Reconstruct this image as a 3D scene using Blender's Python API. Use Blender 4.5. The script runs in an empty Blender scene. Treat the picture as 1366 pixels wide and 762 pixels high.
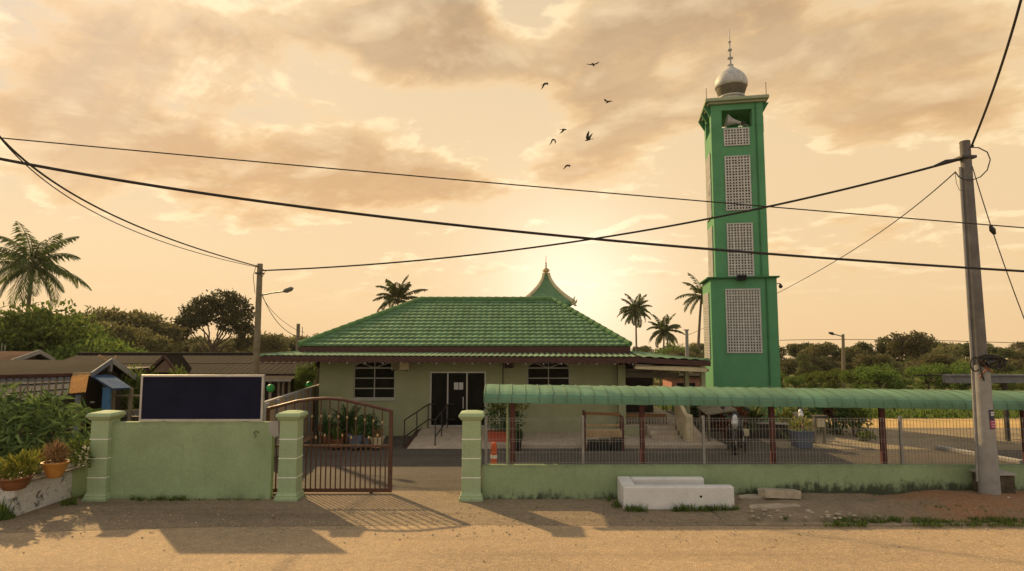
import bpy, math, random
import numpy as np
from mathutils import Vector as V, Matrix, noise as mnoise

random.seed(7)
RNG = np.random.default_rng(11)
S = bpy.context.scene
COL = S.collection
PI = math.pi

# ------------------------------------------------------------------ camera geometry
F, H, HOR = 800.0, 3.75, 452.0
PITCH = math.atan((HOR - 381.0) / F)
CP, SP = math.cos(PITCH), math.sin(PITCH)


def ray(px, py):
    u, v = (px - 683.0) / F, (381.0 - py) / F
    return V((u, CP - v * SP, SP + v * CP))


def P(px, py, Y):
    d = ray(px, py)
    t = Y / d.y
    return V((d.x * t, Y, H + d.z * t))


def G(px, py, z=0.0):
    d = ray(px, py)
    t = (z - H) / d.z
    return V((d.x * t, d.y * t, z))


def X(px, Y, py=500): return P(px, py, Y).x
def Z(py, Y): return P(683, py, Y).z


def sstep(a, b, x):
    t = max(0.0, min(1.0, (x - a) / (b - a)))
    return t * t * (3 - 2 * t)


def ground_h(x, y):
    h = -3.0 * sstep(31, 95, y) - 16.0 * sstep(190, 420, y)
    h += -0.9 * sstep(17.5, 23, y) * sstep(-10.5, -13.5, x) * (1 - sstep(31, 95, y))
    return h


cam = bpy.data.cameras.new('camera')
cam.sensor_width = 36.0
cam.lens = 36.0 * F / 1366.0
cam.clip_start, cam.clip_end = 0.1, 4000
co = bpy.data.objects.new('camera', cam)
co.location = (0, 0, H)
co.rotation_euler = (PI / 2 + PITCH, 0, 0)
COL.objects.link(co)
S.camera = co


# ------------------------------------------------------------------ materials
def nd(nt, typ, **kw):
    n = nt.nodes.new(typ)
    for k, v in kw.items():
        setattr(n, k, v)
    return n


def ramp(nt, src, stops):
    r = nd(nt, 'ShaderNodeValToRGB')
    els = r.color_ramp.elements
    while len(els) < len(stops):
        els.new(0.5)
    for e, (p, c) in zip(els, stops):
        e.position = p
        e.color = tuple(c) + (1,) if len(c) == 3 else c
    nt.links.new(src, r.inputs[0])
    return r.outputs[0]


def noise(nt, vec, scale, detail=4, rough=.55, dist=0.0):
    n = nd(nt, 'ShaderNodeTexNoise')
    n.inputs['Scale'].default_value = scale
    n.inputs['Detail'].default_value = detail
    n.inputs['Roughness'].default_value = rough
    n.inputs['Distortion'].default_value = dist
    if vec is not None:
        nt.links.new(vec, n.inputs['Vector'])
    return n.outputs[0]


def mixc(nt, fac, a, b, mode='MIX'):
    m = nd(nt, 'ShaderNodeMix', data_type='RGBA', blend_type=mode)
    for sock, val in ((m.inputs[0], fac), (m.inputs[6], a), (m.inputs[7], b)):
        if hasattr(val, 'links'):
            nt.links.new(val, sock)
        elif isinstance(val, (int, float)):
            sock.default_value = val
        else:
            sock.default_value = tuple(val) + (1,)
    return m.outputs[2]


def mth(nt, op, a, b=None, c=None, clamp=False):
    m = nd(nt, 'ShaderNodeMath', operation=op, use_clamp=clamp)
    for i, v in enumerate((a, b, c)):
        if v is None:
            continue
        if hasattr(v, 'links'):
            nt.links.new(v, m.inputs[i])
        else:
            m.inputs[i].default_value = v
    return m.outputs[0]


def mapr(nt, v, a, b, c=0.0, d=1.0):
    m = nd(nt, 'ShaderNodeMapRange', interpolation_type='SMOOTHSTEP')
    nt.links.new(v, m.inputs[0])
    for i, x in enumerate((a, b, c, d)):
        m.inputs[i + 1].default_value = x
    return m.outputs[0]


def scaled(nt, vec, s):
    m = nd(nt, 'ShaderNodeVectorMath', operation='MULTIPLY')
    nt.links.new(vec, m.inputs[0])
    m.inputs[1].default_value = s
    return m.outputs[0]


class Mat:
    def __init__(self, name, rough=.75, metal=0.0, spec=.4):
        self.m = bpy.data.materials.new(name)
        self.m.use_nodes = True
        self.nt = self.m.node_tree
        self.bsdf = self.nt.nodes['Principled BSDF']
        self.out = self.nt.nodes['Material Output']
        self.bsdf.inputs['Roughness'].default_value = rough
        self.bsdf.inputs['Metallic'].default_value = metal
        self.bsdf.inputs['Specular IOR Level'].default_value = spec
        self.vec = nd(self.nt, 'ShaderNodeTexCoord').outputs['Object']

    def color(self, sock): self.nt.links.new(sock, self.bsdf.inputs['Base Color'])

    def bump(self, sock, strength=.3, dist=.02):
        b = nd(self.nt, 'ShaderNodeBump')
        b.inputs['Strength'].default_value = strength
        b.inputs['Distance'].default_value = dist
        self.nt.links.new(sock, b.inputs['Height'])
        self.nt.links.new(b.outputs[0], self.bsdf.inputs['Normal'])


def mul(c, k): return tuple(min(1, x * k) for x in c)


def mat(name, col, rough=.75, var=.2, scale=3.0, bump=.15, bscale=45, metal=0.0, spec=.35, col2=None, fine=.5):
    M = Mat(name, rough, metal, spec)
    nt = M.nt
    n1 = noise(nt, M.vec, scale, 5, .6)
    n2 = noise(nt, M.vec, bscale, 4, .6)
    a = mul(col, 1 - var)
    b = col2 or mul(col, 1 + var)
    c = ramp(nt, n1, [(.3, a), (.7, b)])
    c = mixc(nt, fine * var, c, ramp(nt, n2, [(.35, mul(col, .5)), (.65, mul(col, 1.4))]))
    M.color(c)
    if bump:
        M.bump(n2, bump, .01)
    return M.m


def mat_wall(name, col, mould=.55, hi=.5, stain=(.035, .04, .025), topz=None, streak=.35, spec=.3, xgrow=0.0):
    """painted masonry: patchy paint, mildew creeping up from the foot, rain streaks"""
    M = Mat(name, .8, 0, spec)
    nt = M.nt
    sx = nd(nt, 'ShaderNodeSeparateXYZ')
    nt.links.new(M.vec, sx.inputs[0])
    z = sx.outputs[2]
    big = noise(nt, M.vec, 1.2, 5, .6)
    c = ramp(nt, big, [(.3, mul(col, .82)), (.7, mul(col, 1.12))])
    fine = noise(nt, M.vec, 30, 5, .65)
    c = mixc(nt, .25, c, ramp(nt, fine, [(.35, mul(col, .6)), (.65, mul(col, 1.25))]))
    if streak:
        st = noise(nt, scaled(nt, M.vec, (7, 7, .7)), 1.0, 5, .7)
        c = mixc(nt, mth(nt, 'MULTIPLY', mapr(nt, st, .55, .8), streak), c, mul(col, .45))
    mn = noise(nt, scaled(nt, M.vec, (1, 1, .6)), 6, 7, .7)
    edge = mth(nt, 'ADD', mth(nt, 'MULTIPLY', mn, hi * 2.2), -hi * .85)
    if xgrow:
        edge = mth(nt, 'ADD', edge, mth(nt, 'MULTIPLY', mapr(nt, sx.outputs[0], 3.0, 8.0), xgrow))
    fac = mapr(nt, mth(nt, 'SUBTRACT', edge, z), -.10, .16)
    c = mixc(nt, mth(nt, 'MULTIPLY', fac, mould), c, stain)
    if topz is not None:
        tf = mapr(nt, mth(nt, 'ADD', mth(nt, 'MULTIPLY', mn, .25), mth(nt, 'SUBTRACT', z, topz + .12)), -.1, .06)
        c = mixc(nt, mth(nt, 'MULTIPLY', tf, .5), c, (.06, .065, .04))
    M.color(c)
    M.bump(fine, .25, .01)
    return M.m


def mat_leaf(name, c1, c2, trans=.3, rough=.6):
    M = Mat(name, rough, 0, .15)
    nt = M.nt
    g = nd(nt, 'ShaderNodeNewGeometry')
    c = ramp(nt, g.outputs['Random Per Island'], [(0, c1), (.55, tuple((a + b) / 2 for a, b in zip(c1, c2))), (1, c2)])
    oi = nd(nt, 'ShaderNodeObjectInfo')
    hsv = nd(nt, 'ShaderNodeHueSaturation')
    nt.links.new(c, hsv.inputs['Color'])
    nt.links.new(mth(nt, 'MULTIPLY_ADD', oi.outputs['Random'], .55, .75), hsv.inputs['Value'])
    nt.links.new(mth(nt, 'MULTIPLY_ADD', oi.outputs['Random'], .03, .495), hsv.inputs['Hue'])
    c = hsv.outputs[0]
    M.color(c)
    t = nd(nt, 'ShaderNodeBsdfTranslucent')
    nt.links.new(c, t.inputs[0])
    mx = nd(nt, 'ShaderNodeMixShader')
    mx.inputs[0].default_value = trans
    nt.links.new(M.bsdf.outputs[0], mx.inputs[1])
    nt.links.new(t.outputs[0], mx.inputs[2])
    nt.links.new(mx.outputs[0], M.out.inputs[0])
    return M.m


def mat_road(name, sand, dark, mix=.5, grit=.5):
    M = Mat(name, .9, 0, .25)
    nt = M.nt
    big = noise(nt, scaled(nt, M.vec, (.5, 1, 1)), .55, 6, .6, .6)
    mid = noise(nt, M.vec, 5, 6, .65)
    c = mixc(nt, mapr(nt, big, .5 - mix * .5, .95 - mix * .5), dark, sand)
    c = mixc(nt, .35, c, ramp(nt, mid, [(.3, mul(dark, .75)), (.7, mul(sand, 1.15))]))
    vo = nd(nt, 'ShaderNodeTexVoronoi')
    vo.inputs['Scale'].default_value = 38
    nt.links.new(M.vec, vo.inputs['Vector'])
    sp = nd(nt, 'ShaderNodeSeparateColor')
    nt.links.new(vo.outputs['Color'], sp.inputs[0])
    c = mixc(nt, grit * .6, c, ramp(nt, sp.outputs[0], [(0, mul(dark, .45)), (.5, dark), (.85, sand), (1, mul(sand, 1.7))]))
    # tyre-polished bands along the road and thin cracks
    wv = noise(nt, scaled(nt, M.vec, (.08, 1.6, 1)), 1.0, 3, .5)
    c = mixc(nt, mth(nt, 'MULTIPLY', mapr(nt, wv, .5, .72), .5), c, mul(dark, .75))
    cr = nd(nt, 'ShaderNodeTexVoronoi', feature='DISTANCE_TO_EDGE')
    cr.inputs['Scale'].default_value = .8
    dn = nd(nt, 'ShaderNodeVectorMath', operation='ADD')
    nt.links.new(M.vec, dn.inputs[0])
    nn = nd(nt, 'ShaderNodeTexNoise')
    nn.inputs['Scale'].default_value = 2.5
    nt.links.new(M.vec, nn.inputs['Vector'])
    nt.links.new(nn.outputs[1], dn.inputs[1])
    nt.links.new(dn.outputs[0], cr.inputs['Vector'])
    ck = mth(nt, 'MULTIPLY', mapr(nt, cr.outputs[0], .012, 0), mapr(nt, mid, .45, .6))
    c = mixc(nt, mth(nt, 'MULTIPLY', ck, .8), c, mul(dark, .35))
    M.color(c)
    M.bump(mth(nt, 'ADD', vo.outputs['Distance'], mth(nt, 'MULTIPLY', mid, 1.2)), .5, .02)
    return M.m


def mat_ground(name):
    M = Mat(name, .95, 0, .1)
    nt = M.nt
    n1 = noise(nt, M.vec, .12, 6, .6)
    n2 = noise(nt, M.vec, 3, 5, .65)
    c = ramp(nt, n1, [(.35, (.07, .09, .025)), (.5, (.11, .11, .035)), (.68, (.2, .16, .07))])
    c = mixc(nt, .5, c, ramp(nt, n2, [(.3, (.03, .045, .012)), (.7, (.16, .16, .06))]))
    M.color(c)
    M.bump(n2, .6, .06)
    return M.m


def mat_mould(name):
    M = Mat(name, .9, 0, .2)
    nt = M.nt
    a = noise(nt, M.vec, 4.5, 7, .68, .5)
    b = noise(nt, M.vec, 22, 5, .6)
    c = ramp(nt, b, [(.3, (.42, .4, .38)), (.7, (.6, .58, .55))])
    c = mixc(nt, mth(nt, 'MULTIPLY', mapr(nt, a, .53, .66), .9), c, (.045, .045, .04))
    M.color(c)
    M.bump(b, .3, .01)
    return M.m


def mat_glass(name):
    M = Mat(name, .15, 0, .06)
    n = noise(M.nt, M.vec, .8, 3)
    M.color(ramp(M.nt, n, [(.3, (.004, .005, .005)), (.7, (.012, .012, .011))]))
    M.bsdf.inputs['Coat Weight'].default_value = .0
    return M.m


def mat_two(name, a, b, axis, freq, rough=.7, var=.15, duty=.5):
    """boards/sheets alternating along one axis (surface pattern)"""
    M = Mat(name, rough, 0, .3)
    nt = M.nt
    sx = nd(nt, 'ShaderNodeSeparateXYZ')
    nt.links.new(M.vec, sx.inputs[0])
    wn = nd(nt, 'ShaderNodeTexWhiteNoise', noise_dimensions='1D')
    nt.links.new(mth(nt, 'FLOOR', mth(nt, 'MULTIPLY', sx.outputs[axis], freq)), wn.inputs['W'])
    c = ramp(nt, wn.outputs[0], [(0, a), (1, b)])
    n = noise(nt, M.vec, 9, 5, .65)
    c = mixc(nt, .4, c, ramp(nt, n, [(.3, mul(a, .5)), (.7, mul(b, 1.2))]))
    M.bsdf.inputs['Specular IOR Level'].default_value = .06
    M.color(c)
    M.bump(n, .3, .02)
    return M.m


GREENWALL = mat_wall('green_painted_wall', (.26, .335, .18), .5, .24, topz=1.80, streak=.35)
GREENLOW = mat_wall('green_painted_low_wall', (.24, .31, .165), .92, .42, (.03, .034, .022), topz=.80, streak=.6, xgrow=.26)
PILLARM = mat_wall('pale_green_pillar_paint', (.31, .395, .225), .4, .14, streak=.2)
JOINT = mat('white_joint_paint', (.75, .75, .65), .8)
HOUSEW = mat_wall('olive_cream_house_wall', (.29, .30, .17), .25, .1, streak=.15)
TILE = mat('green_roof_tile', (.115, .205, .105), .8, .3, 2.2, .1, 60, 0, .12)
TILE2 = mat('faded_green_sheet', (.14, .22, .125), .75, .35, 1.2, .1, 60, 0, .12)
VAULT = mat('green_canopy_sheet', (.105, .205, .125), .7, .4, .7, .05, 40, 0, .25)
SEAM = mat('canopy_seam', (.075, .14, .085), .6, .2)
RIDGE = mat('ridge_tile', (.10, .19, .075), .8, .25, 3, .1, 45, 0, .1)
FASCIA = mat('dark_red_fascia', (.055, .02, .014), .6, .25)
MAROON = mat('maroon_post_paint', (.085, .02, .016), .55, .3, 5)
GATEM = mat('brown_gate_paint', (.075, .032, .018), .5, .3, 8)
GOLD = mat('gold_finial', (.42, .29, .14), .5, .35, 9, .05, 40, .1)
CREAM = mat('cream_trim', (.5, .42, .26), .6, .2)
WHITEM = mat('white_frame', (.36, .35, .31), .5, .1)
ALU = mat('aluminium', (.42, .41, .38), .4, .15, 4, .05, 50, .5)
GALV = mat('galvanised_wire', (.22, .22, .21), .45, .2, 5, .05, 50, .4)
GLASS = mat_glass('dark_glass')
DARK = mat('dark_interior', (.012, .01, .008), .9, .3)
NAVY = mat('navy_panel', (.009, .010, .026), .85, .25, 1.5, 0, 40, 0, .12)
MINGREEN = mat_wall('minaret_green', (.085, .255, .118), .4, .5, streak=.7)
MINGREEN2 = mat_wall('minaret_dull_green', (.04, .15, .06), .2, .2, streak=.3)
LATT = mat('lattice_grey', (.45, .43, .4), .8, .2, 4)
SILVER = mat('dome_cladding', (.40, .39, .37), .6, .35, 2.5, .1, 20, .05)
DOMEDARK = mat('dome_mesh', (.10, .085, .055), .7, .4, 12)
CONC = mat_wall('concrete', (.33, .31, .28), .5, .12, (.08, .08, .06), streak=.3)
CONCW = mat_wall('white_washed_concrete', (.62, .6, .57), .5, .09, (.06, .07, .035), streak=.25)
MOULDW = mat_mould('mouldy_white_plaster')
POLEC = mat('pole_concrete', (.25, .24, .225), .85, .2, 3)
POLEW = mat('weathered_timber_pole', (.17, .14, .09), .85, .3, 4)
CABLE = mat('black_cable', (.018, .016, .014), .6, .2)
STEEL = mat('dark_steel', (.05, .045, .04), .45, .2, 5, .05, 50, .5)
ROAD = mat_road('sandy_road', (.43, .305, .18), (.27, .205, .135), .5, .5)
APRON = mat_road('gritty_apron', (.30, .225, .14), (.17, .13, .09), .5, .6)
YARD = mat_road('dark_yard_asphalt', (.115, .096, .074), (.07, .059, .048), .5, .5)
PARK = mat_road('pale_car_park', (.34, .27, .17), (.16, .13, .09), .55, .4)
SANDM = mat('yellow_sand', (.46, .31, .12), .95, .2, 1, .3, 30)
SOIL = mat('brown_soil', (.11, .085, .058), .95, .35, .8, .8, 14, 0, .1, col2=(.20, .145, .09))


def mat_verge(name):
    M = Mat(name, .95, 0, .1)
    nt = M.nt
    sx = nd(nt, 'ShaderNodeSeparateXYZ')
    nt.links.new(M.vec, sx.inputs[0])
    a = noise(nt, M.vec, 1.6, 6, .65)
    b = noise(nt, M.vec, 16, 6, .7)
    c = ramp(nt, a, [(.3, (.19, .15, .10)), (.7, (.36, .28, .19))])
    red = mth(nt, 'MULTIPLY', mapr(nt, mth(nt, 'MULTIPLY_ADD', a, 3.0, sx.outputs[0]), 9.0, 11.6), mapr(nt, a, .35, .55, .35, 1.0))
    c = mixc(nt, red, c, (.34, .15, .07))
    gr = noise(nt, M.vec, 1.1, 5, .6, .4)
    c = mixc(nt, mth(nt, 'MULTIPLY', mapr(nt, gr, .55, .68), .6), c, (.10, .11, .035))
    c = mixc(nt, .45, c, ramp(nt, b, [(.3, (.06, .045, .03)), (.5, (.17, .13, .085)), (.75, (.36, .28, .19))]))
    M.color(c)
    M.bump(b, .8, .03)
    return M.m


VERGE = mat_verge('verge_soil')
GROUND = mat_ground('rough_grass_ground')
PINKT = mat('pink_paving', (.42, .25, .17), .8, .2, 4)
APRC = mat('pale_apron_concrete', (.42, .34, .25), .85, .2, 3)
BROWNR = mat_two('brown_roof_sheets', (.018, .014, .012), (.038, .030, .025), 0, .55, .95)
BROWNR2 = mat('brown_tin', (.021, .0165, .013), .95, .4, .9, .15, 45, 0, .05)
REDTIN = mat('rusty_red_tin', (.06, .025, .018), .95, .35, 1.2, .15, 45, 0, .05)
GREYTILE = mat('grey_asbestos_sheet', (.105, .10, .095), .95, .3, 2, .15, 45, 0, .05)
ORSHEET = mat('orange_sheet', (.26, .12, .03), .9, .35, 6, .15, 45, 0, .05)
BLUET = mat('blue_tin', (.035, .075, .15), .9, .3, 3, .15, 45, 0, .05)
BLUEP = mat('blue_paint', (.05, .15, .32), .6, .25)
WOOD = mat('brown_wood', (.19, .09, .035), .7, .35, 7)
WOODP = mat('pale_wood', (.36, .24, .12), .75, .3, 7)
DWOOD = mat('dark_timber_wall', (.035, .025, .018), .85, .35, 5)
ORPOT = mat('orange_pot', (.42, .19, .04), .6, .25, 6)
BRPOT = mat('brown_pot', (.17, .07, .03), .6, .35, 5)
REDPOT = mat('red_plastic', (.4, .06, .025), .5, .2)
ORANGEP = mat('orange_plastic', (.5, .085, .02), .45, .15)
REFL = mat('white_band', (.6, .58, .54), .5, .1)
BLUEGREY = mat('blue_grey_paint', (.11, .13, .17), .75, .25, 3)
PINKW = mat('pink_wall_paint', (.40, .17, .14), .75, .2)
BLACKP = mat('black_plastic', (.015, .015, .016), .4, .2)
WHITEP = mat('white_plastic', (.5, .5, .48), .35, .1)
BIRDM = mat('dark_plumage', (.035, .028, .022), .7, .3, 20)
BARK = mat('bark', (.085, .06, .04), .95, .35, 3, .5, 15)
PBARK = mat('palm_bark', (.14, .11, .075), .95, .3, 4, .4, 15)
GREENB = mat('green_plastic', (.02, .28, .07), .45, .2)
MAGENTA = mat('magenta_print', (.22, .03, .08), .6, .2)
RUBBLE = mat('pale_rubble', (.36, .30, .22), .9, .3, 5, .5, 25)

L_DARK = mat_leaf('leaf_dark_olive', (.045, .056, .019), (.13, .135, .048), .4)
L_ROUND = mat_leaf('leaf_round_tree', (.035, .04, .015), (.10, .10, .038), .3)
L_OLIVE = mat_leaf('leaf_brown_olive', (.095, .09, .036), (.22, .20, .088), .4)
L_GREEN = mat_leaf('leaf_fresh_green', (.055, .095, .02), (.19, .235, .048), .42)
L_PALM = mat_leaf('palm_leaf', (.04, .055, .016), (.12, .135, .04), .35)
L_MANGO = mat_leaf('long_leaf', (.035, .06, .017), (.18, .22, .07), .25, .7)
L_YELL = mat_leaf('yellow_green_leaf', (.10, .12, .02), (.28, .24, .04), .35)
L_RED = mat_leaf('red_leaf', (.12, .03, .015), (.26, .08, .03), .3)
L_DRY = mat_leaf('dry_leaf', (.16, .09, .045), (.34, .2, .1), .3)
L_GRASS = mat_leaf('grass_blade', (.04, .065, .012), (.16, .19, .035), .3)
L_SPIKE = mat_leaf('spiky_leaf', (.025, .05, .018), (.085, .13, .04), .3)
FLOWER = mat_leaf('pale_flower', (.5, .45, .3), (.75, .7, .55), .2)

# ------------------------------------------------------------------ object helpers


def tag(o, label=None, cat=None, group=None, kind=None):
    if label: o['label'] = label
    if cat: o['category'] = cat
    if group: o['group'] = group
    if kind: o['kind'] = kind
    return o


def empty(name, label, cat, loc=(0, 0, 0), rz=0.0, group=None):
    o = bpy.data.objects.new(name, None)
    o.empty_display_size = .2
    COL.objects.link(o)
    o.location = loc
    o.rotation_euler = (0, 0, rz)
    return tag(o, label, cat, group)


def root_loc(o):
    while o.parent is not None:
        o = o.parent
    return V(o.location)


class MB:
    def __init__(s):
        s.v, s.f = [], []

    def add(s, vs, fs):
        b = len(s.v)
        s.v += [tuple(x) for x in vs]
        s.f += [tuple(i + b for i in f) for f in fs]
        return s

    def box(s, x0, x1, y0, y1, z0, z1):
        vs = [(x, y, z) for z in (z0, z1) for y in (y0, y1) for x in (x0, x1)]
        return s.add(vs, [(0, 2, 3, 1), (4, 5, 7, 6), (0, 1, 5, 4), (2, 6, 7, 3), (0, 4, 6, 2), (1, 3, 7, 5)])

    def beam(s, a, b, w, h=None, up=(0, 0, 1)):
        """rectangular bar from a to b, w across and h along the up direction"""
        a, b = V(a), V(b)
        h = h or w
        d = (b - a).normalized()
        upv = V(up)
        if abs(d.dot(upv)) > .98:
            upv = V((0, 1, 0))
        r = d.cross(upv).normalized()
        q = r.cross(d).normalized()
        vs = [p + r * (sx * w / 2) + q * (sz * h / 2) for p in (a, b) for sx, sz in ((-1, -1), (1, -1), (1, 1), (-1, 1))]
        return s.add(vs, [(3, 2, 1, 0), (4, 5, 6, 7), (0, 1, 5, 4), (1, 2, 6, 5), (2, 3, 7, 6), (3, 0, 4, 7)])

    def tube(s, pts, r, n=8, cap=True):
        pts = [V(p) for p in pts]
        rs = r if isinstance(r, (list, tuple)) else [r] * len(pts)
        ref = V((0, 0, 1))
        vs, fs = [], []
        prev = None
        for i, p in enumerate(pts):
            d = (pts[min(i + 1, len(pts) - 1)] - pts[max(i - 1, 0)])
            d = d.normalized() if d.length > 1e-9 else V((0, 0, 1))
            if prev is None:
                a = d.cross(ref)
                if a.length < .05:
                    a = d.cross(V((1, 0, 0)))
            else:
                a = prev - d * prev.dot(d)
                if a.length < 1e-6:
                    a = d.cross(V((1, 0, 0)))
            a.normalize()
            prev = a
            b = d.cross(a)
            for k in range(n):
                t = 2 * PI * k / n
                vs.append(p + (a * math.cos(t) + b * math.sin(t)) * rs[i])
        m = len(pts)
        for i in range(m - 1):
            for k in range(n):
                k2 = (k + 1) % n
                fs.append((i * n + k, i * n + k2, (i + 1) * n + k2, (i + 1) * n + k))
        if cap:
            fs.append(tuple(range(n - 1, -1, -1)))
            fs.append(tuple(range((m - 1) * n, m * n)))
        return s.add(vs, fs)

    def lathe(s, c, prof, n=20, sq=False, rot=0.0):
        """profile [(r, z)] turned about the vertical through c; sq gives a four-sided turning"""
        c = V(c)
        if sq:
            n = 4
            rot += PI / 4
        vs, fs = [], []
        for r, z in prof:
            rr = r * (math.sqrt(2) if sq else 1)
            for k in range(n):
                t = 2 * PI * k / n + rot
                vs.append(c + V((rr * math.cos(t), rr * math.sin(t), z)))
        m = len(prof)
        for i in range(m - 1):
            for k in range(n):
                k2 = (k + 1) % n
                fs.append((i * n + k, i * n + k2, (i + 1) * n + k2, (i + 1) * n + k))
        fs.append(tuple(range(n - 1, -1, -1)))
        fs.append(tuple(range((m - 1) * n, m * n)))
        return s.add(vs, fs)

    def slab(s, pts, t):
        """flat polygon given thickness t below its upper side"""
        pts = [V(p) for p in pts]
        n = (pts[1] - pts[0]).cross(pts[2] - pts[0]).normalized()
        if n.z < 0:
            pts = pts[::-1]
            n = -n
        m = len(pts)
        vs = pts + [p - n * t for p in pts]
        fs = [tuple(range(m)), tuple(range(2 * m - 1, m - 1, -1))]
        fs += [(i, i + m, (i + 1) % m + m, (i + 1) % m) for i in range(m)]
        return s.add(vs, fs)

    def prism(s, pts, d):
        """flat polygon pushed along vector d"""
        pts = [V(p) for p in pts]
        d = V(d)
        m = len(pts)
        n = (pts[1] - pts[0]).cross(pts[2] - pts[0])
        if n.dot(d) > 0:
            pts = pts[::-1]
        vs = pts + [p + d for p in pts]
        fs = [tuple(range(m)), tuple(range(2 * m - 1, m - 1, -1))]
        fs += [(i, i + m, (i + 1) % m + m, (i + 1) % m) for i in range(m)]
        return s.add(vs, fs)

    def ball(s, c, r, n=12, m=8):
        rx, ry, rz = r if isinstance(r, (tuple, list)) else (r, r, r)
        c = V(c)
        vs, fs = [c + V((0, 0, -rz))], []
        for i in range(1, m):
            t = PI * i / m
            for k in range(n):
                a = 2 * PI * k / n
                vs.append(c + V((rx * math.sin(t) * math.cos(a), ry * math.sin(t) * math.sin(a), -rz * math.cos(t))))
        vs.append(c + V((0, 0, rz)))
        for k in range(n):
            fs.append((0, 1 + (k + 1) % n, 1 + k))
            fs.append((len(vs) - 1, 1 + (m - 2) * n + k, 1 + (m - 2) * n + (k + 1) % n))
        for i in range(m - 2):
            for k in range(n):
                k2 = (k + 1) % n
                fs.append((1 + i * n + k, 1 + i * n + k2, 1 + (i + 1) * n + k2, 1 + (i + 1) * n + k))
        return s.add(vs, fs)

    def build(s, name, m, parent=None, local=False, smooth=False, bevel=0.0):
        me = bpy.data.meshes.new(name)
        vs = s.v
        if parent is not None and not local:
            o = root_loc(parent)
            vs = [(x - o.x, y - o.y, z - o.z) for x, y, z in vs]
        me.from_pydata(vs, [], s.f)
        me.materials.append(m)
        if smooth:
            me.polygons.foreach_set('use_smooth', [True] * len(me.polygons))
            me.update()
        ob = bpy.data.objects.new(name, me)
        COL.objects.link(ob)
        if parent is not None:
            ob.parent = parent
        if bevel:
            b = ob.modifiers.new('bevel', 'BEVEL')
            b.width = bevel
            b.segments = 2
            b.limit_method = 'ANGLE'
        if smooth and len(me.polygons):
            try:
                me.set_sharp_from_angle(angle=math.radians(50))
            except Exception:
                pass
        return ob


def kids(o): return [c for c in COL.objects if c.parent is o]


def copy_tree(o, parent=None):
    c = o.copy()
    COL.objects.link(c)
    if parent is not None:
        c.parent = parent
    for ch in kids(o):
        copy_tree(ch, c)
    return c


# ------------------------------------------------------------------ foliage helpers
def leaf_mesh(name, pts, dirs, length, width, m, parent, bend=.25, jitter=.3):
    """one bent four-point leaf per point; local coordinates"""
    pts, dirs = np.asarray(pts, float), np.asarray(dirs, float)
    n = len(pts)
    dirs /= np.linalg.norm(dirs, axis=1, keepdims=True) + 1e-9
    rnd = RNG.normal(size=(n, 3))
    side = np.cross(dirs, rnd)
    side /= np.linalg.norm(side, axis=1, keepdims=True) + 1e-9
    nor = np.cross(side, dirs)
    L = length * (1 + jitter * RNG.uniform(-1, 1, (n, 1)))
    W = width * (1 + jitter * RNG.uniform(-1, 1, (n, 1)))
    a = pts
    mid = pts + dirs * L * .5
    tip = pts + dirs * L - nor * L * bend
    v = np.stack([a, mid + side * W / 2, tip, mid - side * W / 2], 1).reshape(-1, 3)
    idx = np.arange(n)[:, None] * 4
    f = (idx + np.array([0, 1, 2, 3])).tolist()
    me = bpy.data.meshes.new(name)
    me.from_pydata(v.tolist(), [], f)
    me.materials.append(m)
    o = bpy.data.objects.new(name, me)
    COL.objects.link(o)
    o.parent = parent
    return o


def lobe_points(lobes, n, shell=.55, seed=0, gap=.0, gscale=.9):
    """points spread through ellipsoid lobes, denser near their surface, with gaps"""
    rng = np.random.default_rng(seed)
    vol = np.array([l[3] * l[4] * l[5] for l in lobes]) ** .67
    pick = rng.choice(len(lobes), n, p=vol / vol.sum())
    d = rng.normal(size=(n, 3))
    d /= np.linalg.norm(d, axis=1, keepdims=True)
    r = shell + (1 - shell) * rng.uniform(0, 1, (n, 1)) ** .7
    r *= 1 + .16 * rng.normal(size=(n, 1))
    lb = np.array(lobes)[pick]
    p = lb[:, :3] + d * r * lb[:, 3:]
    if gap:
        keep = [mnoise.noise(V((x * gscale + seed, y * gscale, z * gscale))) > gap - .5 for x, y, z in p]
        keep = np.array(keep)
        p, d = p[keep], d[keep]
    return p, d


def limb(mb, a, b, r0, r1, wob=.1, seed=0, n=6, seg=5):
    rng = random.Random(seed)
    a, b = V(a), V(b)
    L = (b - a).length
    pts, rs = [], []
    for i in range(seg + 1):
        t = i / seg
        p = a.lerp(b, t)
        if 0 < i < seg:
            p += V((rng.uniform(-1, 1), rng.uniform(-1, 1), rng.uniform(-.3, .3))) * wob * L * .3
        p.z += .06 * L * math.sin(PI * t)
        pts.append(p)
        rs.append(r0 + (r1 - r0) * t)
    mb.tube(pts, rs, n)


def tree_proto(name, label, cat, group, lobes, nleaf, lsize, lmat, trunk_h, trunk_r, seed, gap=.3, shell=.5, gscale=.9, lw=.55):
    root = empty(name, label, cat, group=group)
    p, d = lobe_points(lobes, nleaf, shell, seed, gap, gscale)
    dd = d * .6 + np.random.default_rng(seed + 1).normal(size=d.shape) * .7
    leaf_mesh('crown', p, dd, lsize, lsize * lw, lmat, root)
    mb = MB()
    limb(mb, (0, 0, -.4), (0.05, 0, trunk_h), trunk_r, trunk_r * .7, .1, seed, 8)
    for i, l in enumerate(lobes):
        limb(mb, (0.05, 0, trunk_h * (.75 + .25 * ((i * 37) % 10) / 10)), (l[0], l[1], l[2]), trunk_r * .5, trunk_r * .12, .25, seed + i, 6)
    mb.build('trunk', BARK, root, smooth=True)
    return root


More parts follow.
